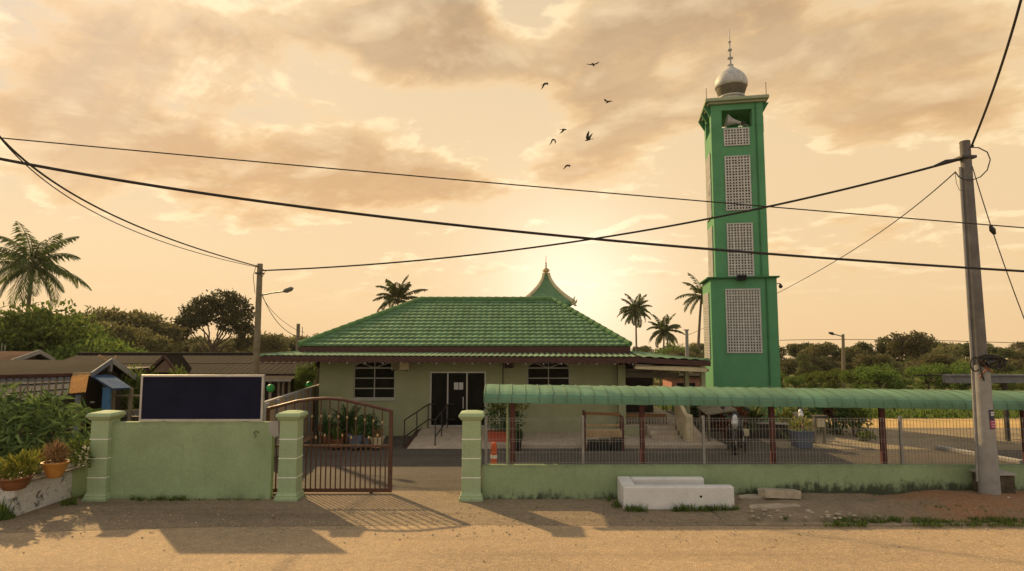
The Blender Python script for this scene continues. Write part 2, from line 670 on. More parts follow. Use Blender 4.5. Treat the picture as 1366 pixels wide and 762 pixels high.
def place_tree(first, used, px, py, Y, h0, label=None, group=None, wx=1.0, rz=None):
    """put the proto (or a copy) so its top reaches pixel row py at depth Y; h0 = proto height"""
    o = first if first.name not in used else copy_tree(first)
    used.add(first.name)
    x = X(px, Y, py)
    g = ground_h(x, Y)
    s = (Z(py, Y) - g) / h0
    o.location = (x, Y, g)
    o.rotation_euler = (0, 0, random.uniform(0, 6.28) if rz is None else rz)
    o.scale = (s * wx, s * wx, s)
    if label: o['label'] = label
    if group: o['group'] = group
    return o


USED = set()


def frond(vs, fs, base, az, el, L, droop, leafl, lw, npair=26, seed=0, hang=.45):
    rng = random.Random(seed)
    h = V((math.cos(az), math.sin(az), 0))
    side = V((-h.y, h.x, 0))
    pts = []
    p = V(base)
    e = el
    n = 14
    for i in range(n + 1):
        pts.append(p.copy())
        d = h * math.cos(e) + V((0, 0, 1)) * math.sin(e)
        p = p + d * (L / n)
        e -= droop / n * (.5 + 1.0 * i / n)
    # midrib: a thin three-sided blade
    for i in range(n):
        a, b = pts[i], pts[i + 1]
        w = .05 * (1 - i / n) + .012
        k = len(vs)
        vs += [a + side * w, a - side * w, a - V((0, 0, w * 1.6)), b + side * w, b - side * w, b - V((0, 0, w * 1.6))]
        fs += [(k, k + 1, k + 4, k + 3), (k + 1, k + 2, k + 5, k + 4), (k + 2, k, k + 3, k + 5)]
    for j in range(npair):
        t = .14 + .86 * j / (npair - 1)
        x = t * n
        i = min(int(x), n - 1)
        q = pts[i].lerp(pts[i + 1], x - i)
        fw = (pts[i + 1] - pts[i]).normalized()
        ll = leafl * (math.sin(PI * min(1, (t * .86 + .12))) ** .7) * rng.uniform(.8, 1.12)
        for sg in (-1, 1):
            d = (side * sg + fw * (.45 + .5 * t) + V((0, 0, -hang * rng.uniform(.5, 1.4)))).normalized()
            k = len(vs)
            m1 = q + d * ll * .5
            tip = q + d * ll + V((0, 0, -ll * .22))
            vs += [q, m1 + fw * lw / 2, tip, m1 - fw * lw / 2]
            fs.append((k, k + 1, k + 2, k + 3))


def palm_crown(parent, name, c, nfr, L, seed, lmat, el=(1.35, -.7), droop=(.9, 1.7), leafl=None, lw=.09, npair=26, hang=.45):
    rng = random.Random(seed)
    vs, fs = [], []
    for i in range(nfr):
        t = i / (nfr - 1)
        e = el[0] + (el[1] - el[0]) * t + rng.uniform(-.15, .15)
        az = i * 2.399 + rng.uniform(-.25, .25)
        frond(vs, fs, c, az, e, L * rng.uniform(.8, 1.08), rng.uniform(*droop) * (.75 + .25 * math.cos(e)), leafl or L * .24, lw, npair, seed + i, hang)
    mb = MB()
    mb.add(vs, fs)
    return mb.build(name, lmat, parent, local=True)


def tuft(mb, c, n, h, spread, w, seed):
    rng = random.Random(seed)
    c = V(c)
    for i in range(n):
        a = rng.uniform(0, 2 * PI)
        b = c + V((math.cos(a), math.sin(a), 0)) * rng.uniform(0, spread)
        hh = h * rng.uniform(.5, 1.15)
        lean = V((math.cos(a), math.sin(a), 0)) * rng.uniform(.1, .8) * hh
        sd = V((-math.sin(a + rng.uniform(-1, 1)), math.cos(a), 0)).normalized() * w / 2
        m = b + lean * .35 + V((0, 0, hh * .6))
        t = b + lean + V((0, 0, hh * rng.uniform(.75, 1)))
        mb.add([b - sd, b + sd, m + sd * .8, m - sd * .8, t], [(0, 1, 2, 3), (3, 2, 4)])


# ------------------------------------------------------------------ roof helper
def clad(mb, A, B, C, D, course, pitch, amp, step, lip=.03, per=6):
    """wavy roofing over the plane A-B (eave) C-D (top): real courses, each lapping the one below"""
    A, B, C, D = V(A), V(B), V(C), V(D)
    e = (B - A).normalized()
    n = e.cross(D - A).normalized()
    if n.z < 0:
        n = -n
    w = n.cross(e).normalized()
    if w.dot(D - A) < 0:
        w = -w
    Ht = (D - A).dot(w)
    nc = max(1, round(Ht / course)) if course else 1
    uD, uB, uC = (D - A).dot(e), (B - A).length, (C - A).dot(e)
    lo, hi = min(0, uD), max(uB, uC)
    nu = int((hi - lo) / pitch * per)
    us = [lo + (hi - lo) * i / nu for i in range(nu + 1)]
    for i in range(nc):
        s0, s1 = i / nc, min(1.0, (i + 1.12) / nc)
        rows = []
        for s, off in ((s0, -lip), (s0, step), (s1, 0)):
            l, r = uD * s, uB + (uC - uB) * s
            row = []
            for u in us:
                uu = min(max(u, l), r)
                wv = amp * (abs(math.cos(PI * uu / pitch)) ** .8)
                o = wv + off if off > -lip + 1e-6 else wv + off
                row.append(A + e * uu + w * (s * Ht) + n * o)
            rows.append(row)
        for a, b in ((0, 1), (1, 2)):
            k = len(mb.v)
            m = len(us)
            vs = rows[a] + rows[b]
            fs = []
            for j in range(m - 1):
                if (vs[j] - vs[j + 1]).length < 1e-6 and (vs[m + j] - vs[m + j + 1]).length < 1e-6:
                    continue
                fs.append((j, j + 1, m + j + 1, m + j))
            mb.add(vs, fs)
    return mb


# ================================================================== SETTING
def sheet(name, pts, m, z, kind='structure', t=0):
    mb = MB()
    mb.add([(x, y, z) for x, y in pts], [tuple(range(len(pts)))])
    return tag(mb.build(name, m), kind=kind)


xs = sorted(set([-420, -300, -200, -150, -110, -80] + list(range(-64, 68, 3)) + [80, 110, 150, 200, 300, 420]))
ys = sorted(set([-60, -30, -10, 0, 6, 10, 12, 14, 15, 16, 17] + [18 + .8 * i for i in range(8)] + list(range(25, 100, 3)) + [110, 130, 160, 190, 220, 260, 300, 340]))
mb = MB()
for y in ys:
    for x in xs:
        mb.v.append((x, y, ground_h(x, y)))
nx = len(xs)
for j in range(len(ys) - 1):
    for i in range(nx - 1):
        mb.f.append((j * nx + i, j * nx + i + 1, (j + 1) * nx + i + 1, (j + 1) * nx + i))
tag(mb.build('ground', GROUND, smooth=True), kind='structure')

sheet('road', [(-90, -12), (90, -12), (90, 12.62), (4.5, 12.55), (1.5, 12.75), (-4, 12.7), (-10.2, 12.3), (-90, 12.0)], ROAD, .004)
sheet('road_apron', [(-10.9, 11.9), (-6, 12.35), (-1, 12.5), (3, 12.4), (4.6, 12.45), (4.6, 14.47), (-.7, 14.47), (-.7, 15.2), (-5.6, 15.2), (-5.6, 14.47), (-10.2, 14.47), (-10.9, 13)], APRON, .008)
sheet('yard_paving', [(-9.6, 14.5), (34, 14.5), (34, 19.9), (13, 21.6), (9, 24.4), (9, 33), (-9.6, 33)], YARD, .006)
sheet('car_park', [(9.2, 21), (60, 18.5), (60, 26), (9.2, 26)], PARK, .010)
sheet('sand_strip', [(9.2, 25.7), (60, 25.7), (60, 28.9), (30, 29.2), (20, 28.6), (9.2, 28.8)], SANDM, .014)

# verge of bare soil between the low wall and the road
mb = MB()
nxv, nyv = 60, 14
for j in range(nyv + 1):
    for i in range(nxv + 1):
        x = 4.35 + (30 - 4.35) * i / nxv
        y0 = 12.42 + .06 * mnoise.noise(V((x * .7, 3, 0)))
        y = y0 + (14.45 - y0) * j / nyv
        t = j / nyv
        z = .012 + .13 * sstep(0, .5, t) * sstep(4.35 + .5 * mnoise.noise(V((y * 1.9, 1, 4))), 5.9, x) + .09 * sstep(8.5, 10.5, x) * sstep(.1, .6, t)
        z += .05 * (mnoise.noise(V((x * 1.3, y * 1.7, 1))) + .5 * mnoise.noise(V((x * 4, y * 4, 5)))) * sstep(0, .25, t)
        mb.v.append((x, y, max(z, .012)))
for j in range(nyv):
    for i in range(nxv):
        a = j * (nxv + 1) + i
        mb.f.append((a, a + 1, a + nxv + 2, a + nxv + 1))
tag(mb.build('soil_verge', VERGE, smooth=True), kind='structure')
mb = MB()
for i in range(26):
    x0 = 4.9 + i * .98
    mb.box(x0, x0 + .965, 12.40, 12.5, -.05, .05 + .012 * math.sin(i * 2.1))
tag(mb.build('kerb', mat('dirty_kerb', (.25, .195, .13), .95, .4, 3, .4, 20), bevel=.012), kind='structure')

# ================================================================== GATE WALL AND PILLARS
WY = 14.5


def pillar(px, label, width):
    x = X(px, 14.45, 655)
    h = Z(551, 14.45)
    r = empty('gate_pillar', label, 'gate pillar', (x, WY, 0), group='pale green gate pillars')
    w = width / 2
    mb = MB()
    mb.lathe((x, WY, 0), [(w * 1.02, .17), (w * .97, h - .14)], sq=True)
    mb.build('shaft', PILLARM, r, bevel=.015)
    mb = MB()
    mb.lathe((x, WY, 0), [(w * 1.27, 0), (w * 1.27, .07), (w * 1.17, .085), (w * 1.17, .13), (w * 1.09, .145), (w * 1.05, .185)], sq=True)
    mb.build('base', PILLARM, r, bevel=.008)
    mb = MB()
    mb.lathe((x, WY, 0), [(w * 1.0, h - .16), (w * 1.12, h - .135), (w * 1.28, h - .085), (w * 1.36, h - .07), (w * 1.36, h - .03), (w * 1.2, h + .015), (w * .5, h + .05)], sq=True)
    mb.build('cap', PILLARM, r, bevel=.006)
    mb = MB()
    for k in range(3):
        z = .52 + k * .44 * h / 2.0
        ww = w * (1.02 - .05 * (z / h)) + .004
        mb.lathe((x, WY, 0), [(ww, z), (ww, z + .02)], sq=True)
    mb.build('joint_band', JOINT, r)
    return r


pillar(134, 'pale green gate pillar standing beside the planter of flower pots', .43)
pillar(385.5, 'pale green gate pillar between the board wall and the brown gate', .425)
pillar(629, 'pale green gate pillar at the near end of the wire fence wall', .44)

mb = MB()
mb.box(-9.72, -5.66, WY - .08, WY + .08, -.1, 1.785)
w = tag(mb.build('board_wall', GREENWALL, bevel=.012), 'tall plain green wall carrying the dark blank board', 'wall')
mb = MB()
cx, cz = X(342, 14.41, 578), Z(578, 14.41)
mb.tube([(cx + .055 * math.cos(t), 14.405, cz + .05 * math.sin(t)) for t in [i * .5 for i in range(10)]], .012, 6)
mb.tube([(cx, 14.41, cz - .04), (cx - .03, 14.40, cz - .1)], .012, 6)
mb.build('hook', mat('dull_hook', (.13, .15, .09), .8), w, smooth=True)
mb = MB()   # bare render where paint has flaked
mb.prism([P(px, py, 14.416) for px, py in ((357, 563), (371, 561), (372, 581), (366, 584), (360, 577))], (0, -.004, 0))
mb.build('bare_patch', CONC, w)

mb = MB()
mb.box(-.7, 30, WY - .08, WY + .08, -.1, .79)
tag(mb.build('fence_wall', GREENLOW, bevel=.012), 'long low green wall under the wire fence, mildew along its foot', 'wall')

# blank board
bx0, bx1 = X(188, 14.5, 530), X(352, 14.5, 530)
bz0, bz1 = 1.80, Z(500, 14.5)
r = empty('blank_board', 'dark navy blank signboard in a pale frame on the tall green wall', 'signboard', (bx0, WY, 1.79))
mb = MB(); mb.box(bx0 + .04, bx1 - .04, WY - .03, WY + .03, bz0 + .04, bz1 - .04); mb.build('panel', NAVY, r)
mb = MB()
for a in ((bx0, bx1, bz0, bz0 + .05), (bx0, bx1, bz1 - .05, bz1)):
    mb.box(a[0], a[1], WY - .045, WY + .045, a[2], a[3])
for a in ((bx0, bx0 + .05), (bx1 - .05, bx1)):
    mb.box(a[0], a[1], WY - .045, WY + .045, bz0 + .05, bz1 - .05)
mb.build('frame', ALU, r, bevel=.006)
for xx in (bx0 + .5, bx1 - .5):
    mb = MB(); mb.tube([(xx, WY + .12, 0), (xx, WY + .12, bz1 - .2)], .035, 8); mb.build('post', GALV, r, smooth=True)

# ------------------------------------------------------------------ sliding gate
GY = 14.95
g0, g1 = X(356, GY, 600), X(521, GY, 600)
r = empty('sliding_gate', 'brown steel sliding gate with arched top and gold finials, drawn half open', 'gate', ((g0 + g1) / 2, GY, 0))


def arch_z(x):
    px0 = [355, 372, 400, 420, 440, 460, 480, 500, 523]
    pz = [547, 543, 535.5, 532.5, 531.5, 533, 537.5, 542, 548]
    q = 683 + (x / GY) * F
    return float(np.interp(q, px0, [Z(p, GY) for p in pz]))


mid = Z(595, GY)
mb = MB()
n = 30
mb.tube([(g0 + (g1 - g0) * i / n, GY, arch_z(g0 + (g1 - g0) * i / n)) for i in range(n + 1)], .042, 8)
mb.beam((g0, GY, .09), (g1, GY, .09), .06, .09)
mb.beam((g0, GY, mid), (g1, GY, mid), .045, .05)
mb.beam((g1, GY, .045), (g1, GY, arch_z(g1) + .02), .09, .09)
mb.beam((g0, GY, .045), (g0, GY, arch_z(g0) + .02), .07, .07)
mb.build('frame', GATEM, r)
mb = MB()
k = int((g1 - g0) / .118)
for i in range(1, k):
    x = g0 + (g1 - g0) * i / k
    mb.box(x - .014, x + .014, GY - .012, GY + .012, .13, mid - .02)
mb.build('lower_bars', GATEM, r)
mb = MB()
k = int((g1 - g0) / .205)
fin = []
for i in range(1, k):
    x = g0 + (g1 - g0) * i / k
    mb.box(x - .013, x + .013, GY - .012, GY + .012, mid + .02, arch_z(x) - .03)
    fin.append((x, mid + (arch_z(x) - mid) * .62))
mb.build('upper_bars', GATEM, r)
short = []
mb = MB()
for i in range(k):
    x = g0 + (g1 - g0) * (i + .5) / k
    if i >= 3 and i < k - 1 and i % 3 != 1:
        zt = mid + .24 - .05 * (i % 2)
        m2 = MB(); m2.box(x - .011, x + .011, GY - .011, GY + .011, mid + .02, zt); m2.build('spear_bar', GATEM, r)
        short.append((x, zt))
fp = MB().lathe((0, 0, 0), [(.005, -.035), (.017, -.013), (.026, .008), (.02, .028), (.005, .055)], 10)
for x, z in fin[3:] + short:
    m2 = MB(); m2.add([(a + x, b + GY, c + z) for a, b, c in fp.v], fp.f); m2.build('finial', GOLD, r, smooth=True)
for xx in (g0 + .4, g1 - .45):
    mb = MB(); mb.tube([(xx, GY - .02, .045), (xx, GY + .02, .045)], .045, 14); mb.build('wheel', STEEL, r, smooth=True)

# ------------------------------------------------------------------ wire fence on the low wall
FY = 14.52
fz0, fz1 = .792, Z(557.5, FY)
r = empty('wire_fence', 'grey welded wire fence standing on the long low green wall', 'fence', (5, FY, .79))
posts = [X(648.5, FY, 585), X(777.5, FY, 585), X(938.5, FY, 585), X(1202, FY, 585), 12.4, 15.6, 19]
for x in posts:
    mb = MB(); mb.box(x - .03, x + .03, FY - .03, FY + .03, fz0, fz1 + .03); mb.box(x - .036, x + .036, FY - .036, FY + .036, fz1 + .03, fz1 + .045)
    mb.build('post', GALV, r)
for a, b in zip(posts[:-1], posts[1:]):
    mb = MB()
    n = round((b - a) / .078)
    for i in range(1, n):
        x = a + (b - a) * i / n
        mb.box(x - .0032, x + .0032, FY - .003, FY + .003, fz0 + .02, fz1)
    for z in (fz0 + .04, fz0 + .28, fz0 + .53, fz0 + .58, fz0 + .82, fz1 - .01, fz1 - .07):
        mb.box(a + .03, b - .03, FY - .007, FY - .0035, z - .0035, z + .0035)
    mb.build('mesh_panel', GALV, r)

# ------------------------------------------------------------------ vaulted parking canopy
r = empty('vaulted_canopy', 'long green barrel vault canopy on maroon posts behind the wire fence', 'canopy', (5, 16, 0))
cy0, cy1 = 15.0, 17.0
cxa, cxb = X(645, cy0, 530), 30.0


def drop(x): return -.0135 * (x - cxa)


ze, zt = Z(536.5, cy0), Z(514.2, 15.75)
arc = []
for i in range(15):
    t = i / 14
    a = PI * (1 - t)
    arc.append((cy0 + (cy1 - cy0) * (1 - math.cos(PI * t)) / 2, ze + (zt - ze) * math.sin(PI * t) ** .75))
mb = MB()
seams = MB()
n = int((cxb - cxa) / .1)
na = len(arc)
for s_ in (0, 1):
    for i in range(n + 1):
        x = cxa + (cxb - cxa) * i / n
        for y, z in arc:
            mb.v.append((x, y + (0 if not s_ else (.0)), z + drop(x) - .02 * s_ + (.008 * (i % 5 in (1, 2)))))
for i in range(n):
    for j in range(na - 1):
        a = i * na + j
        mb.f.append((a, a + 1, a + na + 1, a + na))
        b = a + (n + 1) * na
        mb.f.append((b, b + na, b + na + 1, b + 1))
mb.build('vault_sheet', VAULT, r)
x = cxa + .02
while x < cxb:
    seams.tube([(x, y, z + drop(x) + .010) for y, z in arc], .013, 5)
    x += .34
seams.build('standing_seams', SEAM, r)
mb = MB()
for yy in (cy0 + .08, cy1 - .08):
    mb.beam((cxa + .04, yy, ze + .03), (cxb, yy, ze + .03 + drop(cxb)), .03, .04)
mb.build('eave_rail', STEEL, r)
for px in (684, 857, 1030.5, 1178, 1362):
    x = X(px, 15.55, 590)
    if px == 1362: x = X(1366, 15.55, 560)
    for yy in (15.55,):
        mb = MB(); mb.box(x - .062, x + .062, yy - .05, yy + .05, 0, ze + drop(x) + .02); mb.build('post', MAROON, r, bevel=.006)
    mb = MB()
    mb.beam((x, cy0 + .12, ze + drop(x) + .02), (x, cy1 - .12, ze + drop(x) + .02), .04, .05)
    mb.tube([(x, 16 + (y - 16) * .96, z + drop(x) - .05) for y, z in arc], .018, 6)
    mb.build('hoop', MAROON, r)
for x in (15.5, 19.5, 24):
    mb = MB(); mb.box(x - .062, x + .062, 15.5, 15.6, 0, ze + drop(x) + .02); mb.build('post', MAROON, r)
mb = MB(); x = X(679, 15.62, 590); mb.tube([(x - .03, 15.72, 0), (x - .03, 15.72, ze)], .03, 8); mb.build('downpipe', PILLARM, r, smooth=True)

# ================================================================== PRAYER HALL
HY = 23.6
hall = empty('prayer_hall', 'low olive green hall with green tiled hip roof, arched windows and glass door', 'building', (-1.7, HY, 0))
hx0, hx1 = X(425, HY, 540), X(824, HY, 540)
FL = .36
dx0, dx1, dz1 = X(573.5, HY, 530), X(648, HY, 530), Z(496, HY)
wins = [(X(472, HY, 500), X(527, HY, 500)), (X(703.5, HY, 500), X(760, HY, 500))]
wz0, wzs, wzt = Z(532.5, HY), Z(491, HY), Z(480.5, HY)


def arch_pts(x0, x1, n=14):
    c, h = (x0 + x1) / 2, (x1 - x0) / 2
    return [(c + h * math.cos(PI * i / n), wzs + (wzt - wzs) * math.sin(PI * i / n)) for i in range(n + 1)]


# front wall built round its openings
mb = MB()
T = .18
wz_top = 3.25
edges = [hx0, wins[0][0], wins[0][1], dx0, dx1, wins[1][0], wins[1][1], hx1]
for a, b in ((0, 1), (2, 3), (4, 5), (6, 7)):
    mb.box(edges[a], edges[b], HY, HY + T, 0, wz_top)
mb.box(dx0, dx1, HY, HY + T, dz1, wz_top)
mb.box(dx0, dx1, HY, HY + T, 0, FL)
for x0, x1 in wins:
    mb.box(x0, x1, HY, HY + T, 0, wz0)
    ap = arch_pts(x0, x1)
    for (xa, za), (xb, zb) in zip(ap[:-1], ap[1:]):
        mb.prism([(xa, HY, za), (xb, HY, zb), (xb, HY, wz_top), (xa, HY, wz_top)], (0, T, 0))
mb.build('front_wall', HOUSEW, hall)
mb = MB()
mb.box(hx0, hx0 + T, HY + T, 36, 0, wz_top)
mb.box(hx1 - T, hx1, HY + T, 36, 0, wz_top)
mb.box(hx0 + T, hx1 - T, 35.8, 36, 0, wz_top)
mb.build('side_wall', HOUSEW, hall)
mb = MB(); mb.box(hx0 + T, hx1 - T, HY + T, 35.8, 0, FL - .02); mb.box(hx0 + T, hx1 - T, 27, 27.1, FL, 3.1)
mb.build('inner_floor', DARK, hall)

for x0, x1 in wins:
    ap = arch_pts(x0, x1)
    mb = MB()
    outline = [(x0, HY + .07, wz0), (x1, HY + .07, wz0)] + [(x, HY + .07, z) for x, z in ap]
    mb.prism([V(p) for p in outline], (0, .02, 0))
    wn = mb.build('window', GLASS, hall)
    mb = MB()
    y = HY + .04
    c = (x0 + x1) / 2
    fw = .032
    mb.box(x0, x1, y - .02, y + .05, wz0, wz0 + .06)
    for xx in (x0 + .02, c, x1 - .02):
        mb.box(xx - fw / 2, xx + fw / 2, y - .015, y + .03, wz0 + .06, wzs if xx != c else wzt - .03)
    for q in (.34, .67):
        z = wz0 + (wzs - wz0) * q
        mb.box(x0 + .04, x1 - .04, y - .012, y + .025, z - .018, z + .018)
    mb.box(x0 + .04, x1 - .04, y - .018, y + .028, wzs - .03, wzs + .02)
    for sg in (-1, 1):
        mb.beam((c, y, wzs), (c + sg * (x1 - x0) * .36, y, wzs + (wzt - wzs) * .7), .03)
    mb.tube([(x, y, z - .02) for x, z in ap], .022, 6)
    mb.build('frame', WHITEM, wn)
    mb = MB(); mb.box(x0 - .06, x1 + .06, HY - .06, HY + .0, wz0 - .06, wz0 - .005); mb.build('sill', WHITEM, wn)
    mb = MB()
    ap2 = [(x + (.05 if x > c else -.05 if x < c else 0) * 1, z + .05) for x, z in ap]
    mb.tube([(x, HY - .01, z) for x, z in ap2], .028, 6)
    mb.build('arch_trim', WHITEM, wn)

mb = MB(); mb.box(dx0 + .04, dx1 - .04, HY + .07, HY + .09, FL, dz1 - .04)
dr = mb.build('glass_door', GLASS, hall)
mb = MB()
d3 = [dx0 + (dx1 - dx0) * q for q in (0, .315, .66, 1)]
for i, x in enumerate(d3):
    wd = .05
    xx = min(max(x, dx0 + wd / 2), dx1 - wd / 2)
    mb.box(xx - wd / 2, xx + wd / 2, HY + .03, HY + .11, FL, dz1 - .05)
mb.box(dx0, dx1, HY + .03, HY + .11, dz1 - .05, dz1)
mb.box(dx0, dx1, HY + .0, HY + .11, FL - .0, FL + .05)
mb.build('frame', ALU, dr)
mb = MB(); mb.box(d3[2] - .16, d3[2] - .12, HY - .02, HY + .02, 1.05, 1.5); mb.build('handle', ALU, dr, bevel=.01)
for q in (0, 1):
    x = X(605.5 + 6.5 * q, HY, 515)
    mb = MB(); mb.box(x - .0, x + .165, HY + .058, HY + .064, Z(520, HY), Z(510.5, HY)); mb.build('notice', WHITEP, dr)

# tiled upper roof (hip)
UE_Y, UE_Z = 23.05, Z(461.5, 23.05)
ux0, ux1 = X(398.5, UE_Y, 461), X(840.5, UE_Y, 461)
RY = 26.9
RZ = Z(401, RY)
rx0, rx1 = X(561, RY, 401), X(737, RY, 401)
BY = 30.75
A, B, Cc, Dd = V((ux0, UE_Y, UE_Z)), V((ux1, UE_Y, UE_Z)), V((rx1, RY, RZ)), V((rx0, RY, RZ))
Ab, Bb = V((ux0, BY, UE_Z)), V((ux1, BY, UE_Z))
mb = MB()
mb.add([p - V((0, 0, .05)) for p in (A, B, Bb, Ab, Cc, Dd)], [(0, 1, 4, 5), (1, 2, 4), (2, 3, 5, 4), (3, 0, 5), (3, 2, 1, 0)])
roof = mb.build('roof', FASCIA, hall)
mb = MB()
clad(mb, A, B, Cc, Dd, .30, .25, .024, .058, .025)
clad(mb, B, Bb, Cc, Cc, .30, .25, .024, .058, .025, 4)
clad(mb, Bb, Ab, Dd, Cc, .30, .25, .024, .058, .025, 4)
clad(mb, Ab, A, Dd, Dd, .30, .25, .024, .058, .025, 4)
mb.build('tiles', TILE, roof)
mb = MB()
up = V((0, 0, .06))
for a, b in ((A, Dd), (B, Cc), (Ab, Dd), (Bb, Cc), (Dd, Cc)):
    d = (b - a)
    k = max(2, int(d.length / .36))
    for i in range(k):
        p, q = a + d * (i / k) + up, a + d * ((i + 1.08) / k) + up
        mb.tube([p, q], [.125, .1], 8)
mb.build('ridge_caps', RIDGE, roof, smooth=True)
mb = MB()
for (x0, x1, y0, y1) in ((ux0, ux1, UE_Y - .02, UE_Y + .02), (ux0 - .02, ux0 + .02, UE_Y + .02, BY), (ux1 - .02, ux1 + .02, UE_Y + .02, BY)):
    mb.box(x0, x1, y0, y1, Z(473, UE_Y), UE_Z - .03)
mb.build('fascia', FASCIA, roof)

# lower skirt roof of corrugated sheet
SY = 21.95
sz0 = Z(475, SY)
sx0, sxm, sx1 = X(347, SY, 476), X(851, SY, 478), X(948, SY, 482)
sz1 = Z(482, SY)
st = Z(471, UE_Y)
a0, am, a1 = V((sx0, SY, sz0)), V((sxm, SY, Z(477, SY))), V((sx1, SY, sz1))
t0, t1 = V((ux0, UE_Y - .03, st)), V((ux1, UE_Y - .03, st))
r1 = V((sx1, 31, sz1))
tb = V((ux1, 31, st + .02))
l1 = V((sx0, 31, sz0))
tl = V((ux0, 31, st))
mb = MB()
mb.slab([a0, am, t1, t0], .02)
mb.slab([am, a1, t1], .02)
mb.slab([a1, r1, tb, t1], .02)
mb.slab([l1, a0, t0, tl], .02)
sk = mb.build('skirt_roof', FASCIA, hall)
mb = MB()
upo = V((0, 0, .015))
clad(mb, a0 + upo, am + upo, t1 + upo, t0 + upo, 0, .21, .035, .0, .012)
clad(mb, l1 + upo, a0 + upo, t0 + upo, tl + upo, 0, .21, .035, 0, .012, 4)
clad(mb, a1 + upo, r1 + upo, tb + upo, t1 + upo, 0, .42, .05, 0, .012)
clad(mb, am + upo, a1 + upo, t1 + upo, t1 + upo, 0, .42, .05, 0, .012)
mb.build('corrugated_sheet', TILE2, sk)
mb = MB()
mb.tube([a1 + up * .6, t1 + up * .8], .05, 6)
mb.build('hip_cap', TILE2, sk, smooth=True)
mb = MB()
mb.tube([a0 + up * .4, t0 + up * .5], .06, 6)
mb.build('hip_cap', TILE2, sk, smooth=True)
mb = MB()
fh = .2
pts = [a0, am, a1]
for p, q in ((a0, am), (am, a1)):
    mb.beam(p + V((0, .0, -.1)), q + V((0, 0, -.1)), .03, .17)
mb.beam(a1 + V((-.02, .02, -.1)), r1 + V((-.02, 0, -.1)), .03, .17)
mb.beam(a0 + V((.02, .02, -.1)), l1 + V((.02, 0, -.1)), .03, .17)
k = 64      # scalloped lower edge
for i in range(k):
    p = a0.lerp(am, (i + .5) / k) + V((0, 0, -.185))
    wv = (am - a0).length / k * .42
    mb.prism([(p.x - wv, SY - .014, p.z), (p.x + wv, SY - .014, p.z), (p.x + wv * .6, SY - .014, p.z - .045), (p.x - wv * .6, SY - .014, p.z - .045)], (0, .028, 0))
mb.build('fascia', FASCIA, sk)
for i in range(21):
    p = a0.lerp(am, (i + .9) / 21.2) + V((0, -.005, -.245))
    mb = MB(); mb.ball(p, .026, 8, 5); mb.build('bulb', WHITEM, sk, smooth=True)
mb = MB()
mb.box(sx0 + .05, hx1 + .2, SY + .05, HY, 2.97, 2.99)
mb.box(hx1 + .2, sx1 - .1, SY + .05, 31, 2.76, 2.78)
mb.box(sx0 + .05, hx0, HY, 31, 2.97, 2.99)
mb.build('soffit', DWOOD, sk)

# spire roof behind the ridge
TY = 31.3
tx = X(728.5, TY, 380)
ztop, zb = Z(365, TY), Z(404, TY) - .05
tur = MB()
prof = []
hw = 1.30
for i in range(15):
    t = i / 14
    prof.append((.13 + (hw - .13) * (1 - t) ** 1.7, zb + (ztop - zb) * t))
tur.lathe((tx, TY, 0), [(hw, zb - .12)] + prof, sq=True)
tr = tur.build('spire_roof', TILE, hall)
mb = MB()
for sx_ in (-1, 1):
    for sy_ in (-1, 1):
        mb.tube([(tx + sx_ * rr, TY + sy_ * rr, z + .02) for rr, z in prof], [.12 - .045 * i / 14 for i in range(15)], 8)
mb.build('hip_trim', CREAM, tr, smooth=True)
for sx_ in (-1, 1):
    for sy_ in (-1, 1):
        mb = MB()
        c = V((tx + sx_ * (hw + .02), TY + sy_ * (hw + .02), zb - .06))
        mb.tube([c + V((-sx_ * .5, -sy_ * .5, .04)), c, c + V((sx_ * .10, sy_ * .10, .07)), c + V((sx_ * .14, sy_ * .14, .2))], [.05, .085, .05, .012], 8)
        mb.tube([c + V((-sx_ * .1, -sy_ * .1, 0)), c + V((-sx_ * .02, -sy_ * .02, .2)), c + V((sx_ * .05, sy_ * .05, .36))], [.06, .05, .012], 8)
        mb.tube([c, c + V((sx_ * .05, sy_ * .05, -.1)), c + V((sx_ * .13, sy_ * .13, -.13))], [.07, .06, .012], 8)
        mb.build('eave_ornament', CREAM, tr, smooth=True)
mb = MB()
mb.lathe((tx, TY, ztop), [(.12, -.06), (.15, 0), (.09, .04), (.09, .06), (.19, .12), (.19, .19), (.11, .26), (.04, .3), (.03, .38), (.06, .42), (.025, .46), (.045, .54), (.018, .6), (.010, .95)], 14)
mb.build('finial', GOLD, tr, smooth=True)
mb = MB(); mb.box(tx - 1.0, tx + 1.0, TY - 1.0, TY + 1.0, 3.4, zb - .05)
mb.build('spire_drum', HOUSEW, tr)
mb = MB()
mb.slab([(tx - 4.5, 29.5, 3.5), (tx + 4, 29.5, 3.5), (tx + 1.2, TY, 5.0), (tx - 1.2, TY, 5.0)], .06)
mb.slab([(tx + 4, 29.5, 3.5), (tx + 4, 36, 3.5), (tx + 1.2, TY, 5.0)], .06)
mb.slab([(tx + 4, 36, 3.5), (tx - 4.5, 36, 3.5), (tx - 1.2, TY, 5.0), (tx + 1.2, TY, 5.0)], .06)
mb.slab([(tx - 4.5, 36, 3.5), (tx - 4.5, 29.5, 3.5), (tx - 1.2, TY, 5.0)], .06)
mb.build('rear_roof', TILE, hall)

